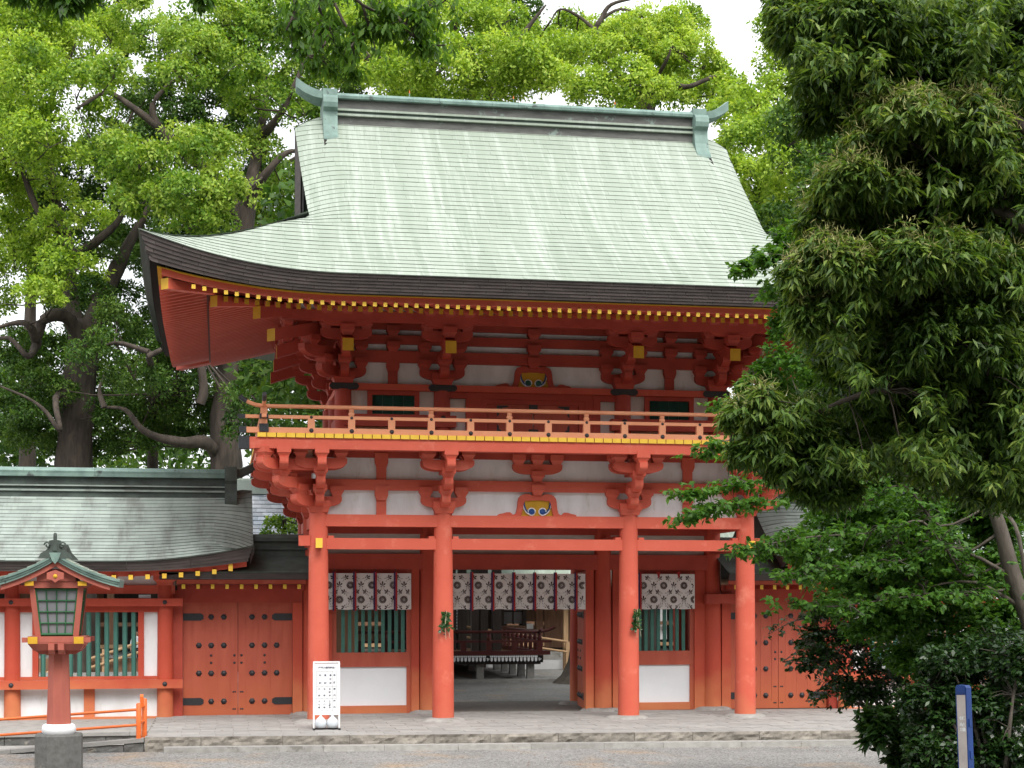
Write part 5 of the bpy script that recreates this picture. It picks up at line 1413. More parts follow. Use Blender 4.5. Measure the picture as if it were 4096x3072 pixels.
# ramp with timber handrail and the visitor behind the lattice window of the gallery
RYY = 30
rr0, rr1 = up(250, 2630, RYY), up(520, 2590, RYY)
tp = thing('timber_ramp', 'timber access ramp with two pale rails seen through the gallery lattice', 'ramp', (rr0.x, RYY, GZ))
for za, zc in ((2655, 2570), (2690, 2608)):
    a, b = up(300, za, RYY), up(560, zc, RYY); part('handrail', MB().tube([a - (b - a) * 1.2, b], .06, 8), 'tan_wood', tp)
for px in (330, 414, 500): p = up(px, 2660, RYY); bx('rail_post', tp, 'tan_wood', p.x - .06, p.x + .06, RYY, RYY + .1, GZ, p.z + .6)
a = up(300, 2690, RYY); bx('ramp_side', tp, 'brown_wood', a.x - 6, a.x + 3.5, RYY + .2, RYY + .3, GZ, .25)
struct('court_sill', MB().box(-34, -2, RYY + 4, RYY + 5, GZ - .02, GZ + .45), 'stone')

# visitor in white shirt
def visitor():
    p = up(546, 2684, 33.0); d = 34.02 + SN * p.x + CS * p.y
    S = (2684 - 2535) / 6526 * d / 1.70
    P = Vector((p.x, p.y, GZ))
    body = MB()
    def ell(zs):   # (z, rx, ry, dx, dy)
        n = 14; vs = [(P.x + S * (dx + rx * math.cos(2 * math.pi * k / n)), P.y + S * (dy + ry * math.sin(2 * math.pi * k / n)), P.z + S * z) for z, rx, ry, dx, dy in zs for k in range(n)]
        return vs, [(j * n + k, j * n + (k + 1) % n, (j + 1) * n + (k + 1) % n, (j + 1) * n + k) for j in range(len(zs) - 1) for k in range(n)]
    v, f = ell([(.88, .15, .10, 0, 0), (1.0, .145, .10, 0, 0), (1.15, .155, .11, 0, 0), (1.32, .185, .115, 0, 0), (1.41, .19, .10, 0, 0), (1.455, .10, .075, 0, 0), (1.48, .055, .06, 0, 0), (1.53, .05, .055, 0, -.005), (1.56, .062, .075, 0, -.01), (1.62, .075, .092, 0, -.012), (1.68, .072, .088, 0, -.008), (1.715, .045, .055, 0, 0), (1.725, .01, .01, 0, 0)])
    body.add(v, f, 0, True)
    for s in (-1, 1):
        body.tube([P + S * Vector((s * .17, 0, 1.39)), P + S * Vector((s * .235, .01, 1.12)), P + S * Vector((s * .25 , -.08, .90)), P + S * Vector((s * .25, -.12, .82))], [.05 * S, .042 * S, .032 * S, .02 * S], 8, 0)
        for q in range(5):
            body.tube([P + S * Vector((s * .25, -.13 + q * .016 - .02, .83)), P + S * Vector((s * .245, -.14 + q * .018 - .02, .77)), P + S * Vector((s * .235, -.135 + q * .018 - .02, .735 + (.02 if q in (0, 4) else 0)))], [.01 * S, .009 * S, .007 * S], 5, 0)
        body.tube([P + S * Vector((s * .08, 0, .92)), P + S * Vector((s * .09, s * .06, .48)), P + S * Vector((s * .09, s * .10, .07))], [.09 * S, .06 * S, .042 * S], 10, 1)
        body.tube([P + S * Vector((s * .09, s * .10 + .05, .03)), P + S * Vector((s * .09, s * .10 - .16, .03))], [.045 * S, .035 * S], 8, 1)
    pe = thing('person', 'person in white shirt and dark trousers walking, seen past the lattice slats', 'person', (P.x, P.y, GZ))
    part('body', body, ['skin', 'trousers'], pe)
    v, f = ell([(.86, .165, .115, 0, 0), (1.0, .16, .112, 0, 0), (1.15, .17, .122, 0, 0), (1.32, .20, .127, 0, 0), (1.41, .205, .112, 0, 0), (1.46, .11, .085, 0, 0), (1.475, .07, .07, 0, 0)])
    sh = MB().add(v, f, 0, True)
    for s in (-1, 1): sh.tube([P + S * Vector((s * .16, 0, 1.40)), P + S * Vector((s * .24, .01, 1.13))], [.062 * S, .055 * S], 8)
    part('shirt', sh, 'shirt', pe)
    v, f = ell([(1.57, .08, .09, 0, .02), (1.64, .083, .10, 0, .005), (1.70, .078, .094, 0, 0), (1.735, .045, .055, 0, 0), (1.742, .01, .01, 0, 0)])
    part('hair', MB().add(v, f, 0, True), 'hair', pe)
    v, f = ell([(.80, .155, .11, 0, 0), (.90, .165, .118, 0, 0), (.96, .162, .116, 0, 0)])
    part('trousers', MB().add(v, f, 0, True), 'trousers', pe)
visitor()

# slate roof of a court building glimpsed between gallery and gate
FR = MB(); p0 = up(930, 1925, 14); 
sr = thing('court_building', 'low court building with silvery slate roof behind the gallery', 'building', (p0.x + 1.5, 16, GZ))
x0, x1 = up(900, 2000, 14).x, p0.x + 4.2
bx('wall', sr, 'brown_wood', x0 + .6, x1 - .6, 15.2, 19, GZ, 3.2)
rt = part('roof', MB().add([(x0, 14, 2.9), (x1, 14, 2.9), (x1 - .4, 17, 5.75), (x0, 17, 5.75), (x0, 20, 2.9), (x1, 20, 2.9)], [(0, 1, 2, 3), (3, 2, 5, 4), (0, 4, 5, 1)]), 'slate', sr)
sl = MB()
for r in range(22):
    t0, t1 = r / 22, (r + 1) / 22; x = x1 - .4 * t0 - .16 * (r % 2)
    for i in range(18):
        xa = x - .30; sl.add([(xa, 14 + 3 * t0 - .01, 2.9 + 2.85 * t0 + .02), (x - .006, 14 + 3 * t0 - .01, 2.9 + 2.85 * t0 + .02), (x - .006, 14 + 3 * t1, 2.9 + 2.85 * t1 + .004), (xa, 14 + 3 * t1, 2.9 + 2.85 * t1 + .004)], [(0, 1, 2, 3)], 0, False, random.random()); x = xa
o = part('slates', sl, 'slate', rt); o['kind'] = 'stuff'
bx('ridge', sr, 'patina_grey', x0, x1 - .3, 16.85, 17.15, 5.7, 6.1)

# ================================================================ blue marker post among the shrubs
bp = upd(3882, 2740, 16.3)
bpt = thing('marker_post', 'tall blue plastic marker post with worn lettered panel among dark shrubs', 'post', (bp.x, bp.y, GZ))
def post_mesh(hw, hd, z0, z1, m, name, parent, dx=0, dy=0, mat_=None):
    return part(name, MB().box(-hw + dx, hw + dx, -hd + dy, hd + dy, z0, z1), m, parent)
root = bpt; root.rotation_euler = (0, math.radians(-2.5), math.radians(-58)); INV.pop(root.name, None)
H_ = bp.z - GZ
b = MB().prism([(-.062, 0), (.062, 0), (.062, H_ - .03), (.045, H_ - .005), (-.045, H_), (-.062, H_ - .03)], 'y', -.045, .045)
ob('body', b.data('body', ['blue_plastic']), root, (0, 0, 0))
for k in range(4): ob('side_lug', MB().box(-.070, .070, -.02, .03, H_ - .42 - k * .32, H_ - .34 - k * .32).data('side_lug', ['blue_plastic']), root, (0, 0, 0))
ob('cap', MB().box(-.05, .05, -.052, -.044, H_ - .085, H_ - .01).data('cap', ['blue_plastic']), root, (0, 0, 0))
pn = ob('panel', MB().box(-.048, .048, -.050, -.0455, .35, H_ - .10).data('panel', ['sign_worn']), root, (0, 0, 0))
for ch, x_, k in (('補', .024, 5.2), ('土', .024, 6.6), ('量', .024, 7.7), ('を', -.008, 5.2), ('ぬ', -.006, 6.6), ('か', -.004, 7.7)):
    text_obj(ch, .042, 'white_paint', pn, (x_, -.0512, H_ - .10 - k * .045))
# ================================================================ trees
def unit(v): return v / (np.linalg.norm(v, axis=1, keepdims=True) + 1e-9)
def leaf_arrays(P, A, Nn, L, W, fold=.08):
    """one four-cornered folded leaf per row"""
    A = unit(A); S = unit(np.cross(A, Nn)); N2 = np.cross(S, A)
    L = L[:, None]; W = W[:, None]
    V = np.stack([P, P + A * L * .45 + S * W / 2 + N2 * L * fold, P + A * L - N2 * L * fold, P + A * L * .45 - S * W / 2 + N2 * L * fold], 1)
    return V
def leaf_mesh(name, V, v, m):
    n = len(V); me = bpy.data.meshes.new(name)
    me.vertices.add(n * 4); me.vertices.foreach_set('co', V.reshape(-1).astype(np.float32))
    me.loops.add(n * 4); me.loops.foreach_set('vertex_index', np.arange(n * 4, dtype=np.int32))
    me.polygons.add(n); me.polygons.foreach_set('loop_start', np.arange(0, n * 4, 4, dtype=np.int32))
    me.update(calc_edges=True)
    at = me.attributes.new('v', 'FLOAT', 'FACE'); at.data.foreach_set('value', v.astype(np.float32))
    me.materials.append(MATS[m]); return me
def sph(n, zmin=-1.):
    z = RNG.uniform(zmin, 1, n); a = RNG.uniform(0, 2 * np.pi, n); r = np.sqrt(np.maximum(0, 1 - z * z))
    return np.stack([r * np.cos(a), r * np.sin(a), z], 1)
def clump_leaves(c, R, n, L, W, squash=.8, subs=16, tone=.5, spread=.22, droop=.25, zmin=-.35):
    """billowing clump: leaves on the skins of many small puffs seated on one big one"""
    c = np.array(c)
    sd_ = sph(subs, zmin); sr = R * RNG.uniform(.20, .56, subs); sc = c + sd_ * np.array([1, 1, squash]) * R * RNG.uniform(.42, .95, (subs, 1))
    k = RNG.integers(0, subs, n)
    d = unit(sph(n) + .55 * sd_[k] + np.array([0, 0, .25]))
    rad = sr[k] * RNG.uniform(.62, 1.08, n) ** .8 * np.where(RNG.random(n) < .14, RNG.uniform(1.05, 1.45, n), 1)
    P = sc[k] + d * rad[:, None] * np.array([1, 1, .85])
    Nn = unit(d + RNG.normal(0, .45, (n, 3)) + np.array([0, 0, .35]))
    A = unit(d * .5 + RNG.normal(0, .7, (n, 3)) + np.array([0, 0, -droop]))
    tn = np.clip(tone + RNG.normal(0, .13, subs)[k] + RNG.normal(0, spread, n), 0, 1)
    return leaf_arrays(P, A, Nn, L * RNG.uniform(.7, 1.25, n), W * RNG.uniform(.75, 1.2, n)), tn
def limb(mb, pts, r0, r1, n=9, wob=.3, sub=4):
    """smooth tapering limb through the given points"""
    pts = [Vector(p) for p in pts]; out = []
    for i in range(len(pts) - 1):
        p0, p1, p2, p3 = pts[max(i - 1, 0)], pts[i], pts[i + 1], pts[min(i + 2, len(pts) - 1)]
        for j in range(sub):
            t = j / sub
            out.append(.5 * ((2 * p1) + (-p0 + p2) * t + (2 * p0 - 5 * p1 + 4 * p2 - p3) * t * t + (-p0 + 3 * p1 - 3 * p2 + p3) * t ** 3))
    out.append(pts[-1]); m = len(out) - 1
    mb.tube(out, [r0 + (r1 - r0) * (i / m) ** .8 for i in range(m + 1)], n, wob=wob)
def tree(name, label, base, limbs, clumps, leaf, leafm='camphor_leaf', barkm='bark', group=None, dens=1.0, tone=.5, cat='tree', squash=.8):
    th = thing(name, label, cat, tuple(base), group)
    tb = MB()
    for pts, r0, r1 in limbs: limb(tb, pts, r0, r1, 12 if r0 > .2 else 7)
    # thin boughs reaching into the clumps from the nearest limb point
    nodes = [Vector(p) for pts, _, _ in limbs for p in pts[1:]]
    for c, R in clumps:
        c = Vector(c); q = min(nodes, key=lambda v: (v - c).length)
        mid = q.lerp(c, .55) + Vector((RNG.normal(0, R * .18), RNG.normal(0, R * .18), -R * .25))
        if (q - c).length > 5: continue
        limb(tb, [q, mid, c], min(.07, .02 * R + .025), .015, 6, .1, 3)
        for k in range(3):
            e = c + Vector(sph(1, -.1)[0]) * R * .8; limb(tb, [c, c.lerp(e, .5) + Vector((0, 0, R * .1)), e], .03, .008, 5, .1, 2)
    part('trunk', tb, barkm, th)
    Vs, vs = [], []
    for c, R in clumps:
        n = int(dens * 1750 * R ** 2 * (.16 * .085) / (leaf[0] * leaf[1]))
        V, v = clump_leaves(c, R, n, leaf[0], leaf[1], squash=squash, tone=tone + RNG.normal(0, .07), subs=int(12 + 5 * R)); Vs.append(V); vs.append(v)
    me = leaf_mesh('crown', np.concatenate(Vs), np.concatenate(vs), leafm)
    ob('crown', me, th).matrix_parent_inverse = INV[th.name]
    return th
GAPS = ((165, 150, 20), (330, 62, 26), (165, 270, 30), (20, 620, 22), (275, 620, 18), (60, 700, 14), (1640, 60, 90), (1660, 170, 60), (640, 330, 24), (215, 240, 22), (1225, 20, 40), (480, 40, 20), (640, 90, 18), (930, 35, 18), (1000, 205, 16), (1150, 225, 14), (590, 330, 14))
def fill(x0, x1, y0, y1, step, r, dd, keep=.9):
    out = []; y = y0; k = 0
    while y < y1:
        x = x0 + (k % 2) * step / 2
        while x < x1:
            px, py = x + RNG.uniform(-.3, .3) * step, y + RNG.uniform(-.3, .3) * step; rr = r * RNG.uniform(.75, 1.2)
            if RNG.random() < keep and all((px - a) ** 2 + (py - b_) ** 2 > (g_ + rr * .8) ** 2 for a, b_, g_ in GAPS): out.append((px, py, rr, dd + RNG.uniform(-2, 2)))
            x += step
        y += step * .8; k += 1
    return out
def C(lst, d, kk=1.12):
    """clump list from photo positions (2212 px wide frame): (x, y, radius px, depth offset)"""
    out = []
    for x, y, r, dd in lst:
        D = d + dd; out.append((u2(x, y, D), r * 1.8517 / 6526 * D * kk))
    return out
def Lm(d, *pts): return [u2(x, y, d + (q[0] if q else 0)) for x, y, *q in pts]
LEAF = (.17, .09)
# -- camphor with forked trunk over the gallery roof
d = 62
b = u2(165, 1010, d); b.z = GZ
tree('camphor_tree', 'old camphor tree with forked bent limbs rising behind the gallery roof', b,
     [([b, u2(162, 1000, d), u2(168, 880, d), u2(178, 760, d), u2(200, 700, d)], .75, .55),
      (Lm(d, (195, 720), (225, 640), (262, 560), (290, 505), (330, 430), (360, 360)), .46, .03),
      (Lm(d, (172, 730), (150, 640), (148, 540), (120, 430), (105, 330), (110, 230), (140, 150)), .40, .03),
      (Lm(d, (185, 800), (150, 690, -1), (95, 690, -2), (80, 740, -2), (60, 770, -3), (20, 730, -3), (-30, 740, -3)), .33, .03),
      (Lm(d, (80, 740, -2), (60, 700, -3), (20, 700, -3), (-40, 720, -4)), .2, .03),
      (Lm(d, (149, 560), (210, 520, -1), (260, 470, -1), (300, 380, -1), (320, 300, 0)), .22, .03),
      (Lm(d, (145, 500), (90, 470, -1), (40, 350, -1), (10, 345, -2)), .22, .03),
      (Lm(d, (160, 840), (120, 860, -3), (130, 930, -4), (100, 890, -4), (60, 860, -4), (-10, 830, -4)), .16, .03)],
     C([(45, 60, 85, 0), (140, 115, 80, 1), (75, 190, 95, -2), (165, 215, 70, -3), (30, 290, 85, -2), (105, 320, 75, -4), (60, 390, 80, -1), (10, 420, 70, 0),
        (170, 40, 60, 3), (240, 90, 60, 4), (215, 170, 45, 0), (95, 545, 60, 1), (30, 580, 60, 0), (150, 590, 65, -3), (90, 645, 50, -4), (190, 470, 40, 2), (20, 500, 60, 2), (-30, 150, 80, 0), (-20, 650, 50, 3), (30, 20, 60, 4), (120, 480, 40, -2)], d), LEAF, 'camphor_leaf_fresh', group='camphor trees behind the buildings', tone=.46)
# -- camphor with trunk beside the eave corner
d = 60
b = u2(488, 1010, d); b.z = GZ
tree('camphor_tree', 'camphor tree whose thick trunk stands between gallery ridge and upturned eave corner', b,
     [([b, u2(488, 1000, d), u2(486, 900, d), u2(492, 820, d), u2(505, 700, d), u2(520, 560, d), u2(535, 420, d)], .62, .34),
      (Lm(d, (470, 980), (440, 955, -1), (380, 955, -2), (310, 930, -3), (270, 885, -3), (225, 880, -3)), .30, .03),
      (Lm(d, (225, 880, -3), (215, 840, -3), (235, 790, -3)), .12, .03),
      (Lm(d, (432, 872, -2), (440, 840, -2), (436, 790, -2), (450, 720, -1), (500, 690, 0)), .17, .16),
      (Lm(d, (530, 450), (570, 380, -1), (620, 330, -1), (655, 330, -1)), .26, .03),
      (Lm(d, (525, 480), (480, 400, 0), (400, 330, -1), (345, 275, -1), (330, 225, -1), (375, 175, -1), (420, 165, -2)), .30, .03),
      (Lm(d, (345, 275, -1), (290, 235, -1), (230, 200, -1), (165, 235, -2)), .18, .03),
      (Lm(d, (535, 430), (560, 300, 1), (575, 180, 2), (540, 60, 2)), .28, .03),
      (Lm(d, (560, 300, 1), (610, 240, 0), (650, 150, 0), (690, 40, 0)), .2, .03)],
     C([(420, 120, 75, -3), (500, 150, 65, -2), (385, 165, 55, -4), (470, 60, 70, 1), (560, 90, 80, 2), (540, 215, 55, 0), (245, 170, 50, -3), (330, 90, 55, 2), (620, 60, 70, 1), (620, 200, 60, 2), (660, 250, 45, 0), (560, 330, 45, 1), (610, 420, 55, 3), (580, 480, 50, 4),
        (300, 365, 75, -4), (380, 345, 70, -4), (450, 330, 62, -3), (390, 430, 75, -5), (480, 410, 60, -4), (310, 440, 60, -4), (450, 475, 50, -4), (410, 495, 45, -5), (250, 330, 50, -1), (520, 30, 60, 3), (690, 130, 60, 2), (290, 30, 45, 4)], d), LEAF, 'camphor_leaf', group='camphor trees behind the buildings', tone=.58)
# -- crowns directly behind the tower roof
d = 66
b = u2(1040, 1000, d); b.z = GZ
tree('camphor_tree', 'bright yellow-green camphor crown rising over the middle of the tower roof ridge', b,
     [([b, u2(1040, 900, d), u2(1035, 500, d), u2(1030, 230, d)], .8, .4),
      (Lm(d, (1030, 240), (1000, 110, 0), (980, 40, 0), (1010, -60, 0)), .28, .03),
      (Lm(d, (1030, 260), (1090, 140, -1), (1140, 60, -1), (1180, 10, -1)), .26, .03), (Lm(d, (1030, 300), (930, 200, -1), (870, 140, -1), (800, 120, 0)), .26, .03)],
     C([(880, 160, 62, -3), (960, 150, 70, -4), (1040, 160, 70, -4), (1120, 150, 75, -4), (1000, 75, 62, 0), (900, 80, 60, 1), (1080, 60, 60, 0), (800, 140, 60, 2), (820, 50, 70, 2), (740, 80, 70, 2), (760, 170, 55, 1), (940, 20, 50, 2), (700, 170, 40, 2), (1040, 10, 50, 2), (880, 215, 50, -2), (1180, 190, 60, -3), (960, 215, 50, -3), (1060, 215, 50, -3)], d), LEAF, 'camphor_leaf_fresh', group='camphor trees behind the buildings', tone=.55)
d = 68
b = u2(1380, 1000, d); b.z = GZ
tree('camphor_tree', 'camphor tree with bare crooked top branches against the white sky', b,
     [([b, u2(1385, 900, d), u2(1390, 500, d), u2(1395, 230, d), u2(1410, 180, d)], .8, .26),
      (Lm(d, (1400, 200), (1435, 178, -2), (1480, 188, -3), (1520, 175, -3), (1550, 165, -3), (1575, 185, -3)), .19, .03),
      (Lm(d, (1395, 230), (1330, 150, 0), (1290, 70, 0), (1300, 40, 0), (1320, 10, 0), (1370, -4, 0)), .22, .045),
      (Lm(d, (1300, 40, 0), (1340, 20, 0), (1385, 35, 0), (1400, 45, 0)), .08, .03),
      (Lm(d, (1290, 70, 0), (1250, 35, 0), (1210, 20, 0), (1190, 45, 0)), .09, .03), (Lm(d, (1400, 200), (1440, 130, -2), (1450, 100, -2)), .12, .04)],
     C([(1230, 120, 60, 0), (1290, 140, 65, -1), (1350, 110, 60, -1), (1290, 80, 45, 2), (1400, 80, 60, 0), (1460, 65, 45, 0), (1480, 120, 60, -1), (1520, 150, 50, -1), (1440, 150, 50, 0), (1360, 190, 65, -3), (1280, 200, 60, -3), (1430, 215, 50, -2), (1220, 60, 40, 2), (1490, 40, 35, 1), (1180, 100, 50, 2), (1540, 205, 45, 0)] + fill(1190, 1560, 60, 250, 80, 44, 6, .8), d), LEAF, 'camphor_leaf_fresh', group='camphor trees behind the buildings', tone=.5)
d = 58
b = u2(1800, 1000, d); b.z = GZ
tree('camphor_tree', 'camphor tree with rounded leaf mounds beside the gable end of the tower roof', b,
     [([b, u2(1800, 900, d), u2(1795, 560, d), u2(1775, 400, d), u2(1740, 350, d), u2(1705, 325, d)], .8, .2),
      (Lm(d, (1785, 430), (1720, 300, 2), (1680, 250, 2), (1640, 230, 2)), .25, .03), (Lm(d, (1795, 560), (1860, 350, 1), (1880, 200, 1)), .3, .03)],
     C([(1610, 240, 60, 0), (1680, 215, 55, 1), (1600, 310, 55, -2), (1670, 300, 60, -2), (1740, 270, 55, 0), (1620, 380, 48, -3), (1690, 375, 55, -3), (1750, 340, 50, -1), (1640, 440, 48, -2), (1710, 440, 55, -1), (1800, 330, 60, 2), (1700, 90, 60, 3), (1690, 150, 50, 3), (1760, 60, 60, 4), (1750, 160, 50, 3), (1660, 510, 50, 0), (1740, 520, 60, 0), (1850, 240, 60, 2), (1860, 420, 70, 2), (1580, 190, 36, 2), (1790, 480, 60, 1)] + fill(1580, 1880, 230, 620, 85, 48, 6), d), LEAF, 'camphor_leaf_fresh', group='camphor trees behind the buildings', tone=.5)
# -- dark leaf fill behind the bright camphors, colour standing in for shaded recesses
for lab, bx_, reg, d in (('dark leaf fill painting shaded recesses behind the forked camphor', 60, [fill(-30, 330, 0, 720, 76, 50, 0, .86)], 74),
                         ('dark leaf fill painting shaded recesses behind the camphor beside the eave corner', 560, [fill(310, 720, 0, 640, 76, 50, 0, .86)], 73),
                         ('dark leaf fill painting shaded recesses behind the bright crown over the roof ridge', 900, [fill(700, 1200, 0, 240, 80, 50, 0, .86)], 78)):
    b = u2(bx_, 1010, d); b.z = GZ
    tree('shade_fill_tree', lab, b, [([b, u2(bx_, 900, d), u2(bx_ + 8, 500, d), u2(bx_ - 5, 120, d)], .5, .08)] + [(Lm(d, (bx_, yy), (bx_ + k, yy - 60), (bx_ + 2 * k, yy - 80)), .14, .03) for yy, k in ((620, 60), (520, -70), (400, 80), (300, -60), (200, 70))],
         C(reg[0], d), (.19, .10), 'shade_leaf', group='dark leaf fill painting shaded recesses among the camphors', tone=.52, dens=.85)
# -- drooping shaded boughs in front of the trunks
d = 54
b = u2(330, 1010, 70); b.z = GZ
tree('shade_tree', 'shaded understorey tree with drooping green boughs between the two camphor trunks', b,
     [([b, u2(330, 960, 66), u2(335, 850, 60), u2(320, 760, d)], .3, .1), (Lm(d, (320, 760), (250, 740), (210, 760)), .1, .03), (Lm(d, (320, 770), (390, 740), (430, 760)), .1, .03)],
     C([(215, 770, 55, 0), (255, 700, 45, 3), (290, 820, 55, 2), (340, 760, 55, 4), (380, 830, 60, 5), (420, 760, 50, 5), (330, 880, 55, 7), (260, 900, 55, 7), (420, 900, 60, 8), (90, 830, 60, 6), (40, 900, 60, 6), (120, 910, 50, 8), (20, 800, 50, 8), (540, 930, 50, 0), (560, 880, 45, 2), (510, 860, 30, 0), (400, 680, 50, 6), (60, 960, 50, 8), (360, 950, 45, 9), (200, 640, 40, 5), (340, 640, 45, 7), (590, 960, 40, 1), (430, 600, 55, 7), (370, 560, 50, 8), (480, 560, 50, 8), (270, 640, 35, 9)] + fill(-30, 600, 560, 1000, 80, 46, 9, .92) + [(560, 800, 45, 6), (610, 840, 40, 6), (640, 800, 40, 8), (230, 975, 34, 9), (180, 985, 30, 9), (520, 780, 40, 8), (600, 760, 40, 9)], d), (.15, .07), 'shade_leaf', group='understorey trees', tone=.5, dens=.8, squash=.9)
# -- small tree in the gap between gallery roof and gate
d = 44
b = u2(615, 1160, d); b.z = GZ
tree('young_tree', 'young leafy tree in the gap between gallery roof and gate brackets', b,
     [([b, u2(615, 1160, d), u2(612, 1120, d)], .1, .04)], C([(600, 1135, 22, 0), (625, 1150, 20, 0), (580, 1160, 18, 0), (640, 1130, 18, 1)], d), (.13, .065), 'camphor_leaf', dens=.7, tone=.45)
# -- far wood closing the view
Vs, vs = [], []
for k in range(64):
    X = -75 + k * 2.9 + RNG.uniform(-1, 1); Y = 72 + RNG.uniform(-6, 12); H = RNG.uniform(12, 17)
    if X > -2: H += 2
    for z in np.arange(1.8, H, 2.4):
        R = RNG.uniform(2.4, 3.3); n = 430
        V, v = clump_leaves((X + RNG.normal(0, 1.2), Y + RNG.normal(0, 1), z), R, n, .52, .32, tone=.42 + RNG.normal(0, .12)); Vs.append(V); vs.append(v)
o = ob('woodland', leaf_mesh('woodland', np.concatenate(Vs), np.concatenate(vs), 'shade_leaf')); o['kind'] = 'stuff'
tag(o, 'distant woodland of mixed broadleaf trees beyond the shrine', 'woodland')

# -- tall tree behind the far gallery
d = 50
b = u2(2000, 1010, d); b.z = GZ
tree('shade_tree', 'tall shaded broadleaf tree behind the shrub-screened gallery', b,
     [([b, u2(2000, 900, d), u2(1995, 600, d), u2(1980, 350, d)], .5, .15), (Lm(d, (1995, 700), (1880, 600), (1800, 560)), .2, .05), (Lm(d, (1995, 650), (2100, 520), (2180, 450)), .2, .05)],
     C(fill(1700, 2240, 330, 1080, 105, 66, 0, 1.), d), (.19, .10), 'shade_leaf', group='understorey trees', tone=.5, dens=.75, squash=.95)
# -- unseen leaf bank added behind the viewpoint to block low sky light
Vs, vs = [], []
for k in range(46):
    X = -62 + k * 2.7 + RNG.uniform(-1, 1); Y = -54 + RNG.uniform(-8, 4) + (abs(X) / 62) ** 2 * 20
    for z in np.arange(2, 27, 3.6):
        V, v = clump_leaves((X, Y, z), RNG.uniform(2.8, 3.8), 190, 1.1, .8, tone=.4); Vs.append(V); vs.append(v)
o = ob('sky_blocker', leaf_mesh('sky_blocker', np.concatenate(Vs), np.concatenate(vs), 'shade_leaf')); o['kind'] = 'stuff'
tag(o, 'unseen bank of trees added across the forecourt to darken the eaves', 'sky_blocker')
# ---------------------------------------------------------------- near foliage: twigs carrying drooping leaf bunches
def bunches(th, tips, n_leaf, L, W, m, v0=.45, sv=.2, droop=.7, spread=.9, name='crown', flowers=None, extra=None):
    """tips: array of (point, direction, tone)"""
    P0 = np.array([t[0] for t in tips]); D0 = unit(np.array([t[1] for t in tips])); T0 = np.array([t[2] for t in tips])
    n = len(tips) * n_leaf; k = np.repeat(np.arange(len(tips)), n_leaf)
    along = RNG.uniform(-.55, .2, n)[:, None] * L * 1.6
    P = P0[k] + D0[k] * along + RNG.normal(0, L * .06, (n, 3))
    A = unit(D0[k] * .35 + RNG.normal(0, spread, (n, 3)) * np.array([1, 1, .5]) + np.array([0, 0, -droop]))
    Nn = unit(np.array([0, 0, 1.]) + RNG.normal(0, .5, (n, 3)) + D0[k] * .5)
    v = np.clip(v0 + T0[k] + RNG.normal(0, sv, n), 0, 1)
    V = leaf_arrays(P, A, Nn, L * RNG.uniform(.65, 1.2, n), W * RNG.uniform(.75, 1.15, n), .07)
    ob(name, leaf_mesh(name, V, v, m), th).matrix_parent_inverse = INV[th.name]
    if flowers:
        sel = [t for t in tips if t[3] > 0] if len(tips[0]) > 3 else []
        if sel:
            P0 = np.array([t[0] for t in sel]); kk = flowers; n = len(sel) * kk; k = np.repeat(np.arange(len(sel)), kk)
            A = unit(RNG.normal(0, .9, (n, 3)) + np.array([0, 0, .45]))
            base = P0[k] + RNG.normal(0, L * .3, (n, 3)) + np.array([0, 0, L * .15])
            LL = L * RNG.uniform(.45, .85, n)
            Vf = np.concatenate([leaf_arrays(base, A, unit(RNG.normal(0, 1, (n, 3))), LL, np.full(n, L * .065), .0) for _ in range(2)])
            ob('flower_spikes', leaf_mesh('flower_spikes', Vf, RNG.uniform(0, 1, len(Vf)), 'flower_spike'), th).matrix_parent_inverse = INV[th.name]
def lobe_tips(c, R, n, tone=0., flw=0., squash=.8, inner=.35, out=(0, 0, .15)):
    """bunch positions over (and inside) an uneven lobe"""
    c = np.array(c); tips = []
    subs = 12; sd_ = sph(subs, -.7); sc = c + sd_ * R * .55 * np.array([1, 1, squash]); sr = R * RNG.uniform(.35, .55, subs)
    for i in range(n):
        k = RNG.integers(0, subs); d_ = unit(sph(1)[0:1] + .5 * sd_[k] + np.array(out))[0]
        r = sr[k] * (RNG.uniform(.85, 1.1) if RNG.random() > inner else RNG.uniform(.2, .85))
        p = sc[k] + d_ * r * np.array([1, 1, squash])
        f = 1 if (RNG.random() < flw and d_[2] > .05) else 0
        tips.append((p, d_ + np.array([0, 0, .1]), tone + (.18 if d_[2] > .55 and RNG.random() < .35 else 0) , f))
    return tips
def inside(px, py, poly):
    c = False; n = len(poly)
    for i in range(n):
        (x0, y0), (x1, y1) = poly[i], poly[i - 1]
        if (y0 > py) != (y1 > py) and px < (x1 - x0) * (py - y0) / (y1 - y0) + x0: c = not c
    return c
def mass(poly, d0, dep, n, tone, sc=.011, amp=.9):
    """bunches through a deep, uneven body of foliage behind the leading sprays"""
    out = []; xs0, ys0 = [p[0] for p in poly], [p[1] for p in poly]
    while len(out) < n:
        x, y = RNG.uniform(min(xs0), max(xs0)), RNG.uniform(min(ys0), max(ys0))
        if not inside(x, y, poly): continue
        q = noise.noise(Vector((x * sc, y * sc, 3.3)))
        D_ = d0 + q * amp + RNG.uniform(0, dep); p = np.array(u2(x, y, D_))
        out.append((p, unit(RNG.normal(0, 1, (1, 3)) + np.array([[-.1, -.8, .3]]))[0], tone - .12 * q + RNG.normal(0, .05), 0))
    return out
def twigs(mb, tips, nodes, every=3, r=.010):
    for t in tips[::every]:
        p = Vector(t[0]); q = min(nodes, key=lambda v: (v - p).length_squared)
        if (q - p).length > .55: continue
        m = q.lerp(p, .5) + Vector((0, 0, .04)); mb.tube([q, m, p], [r, r * .7, r * .35], 4, cap=False)
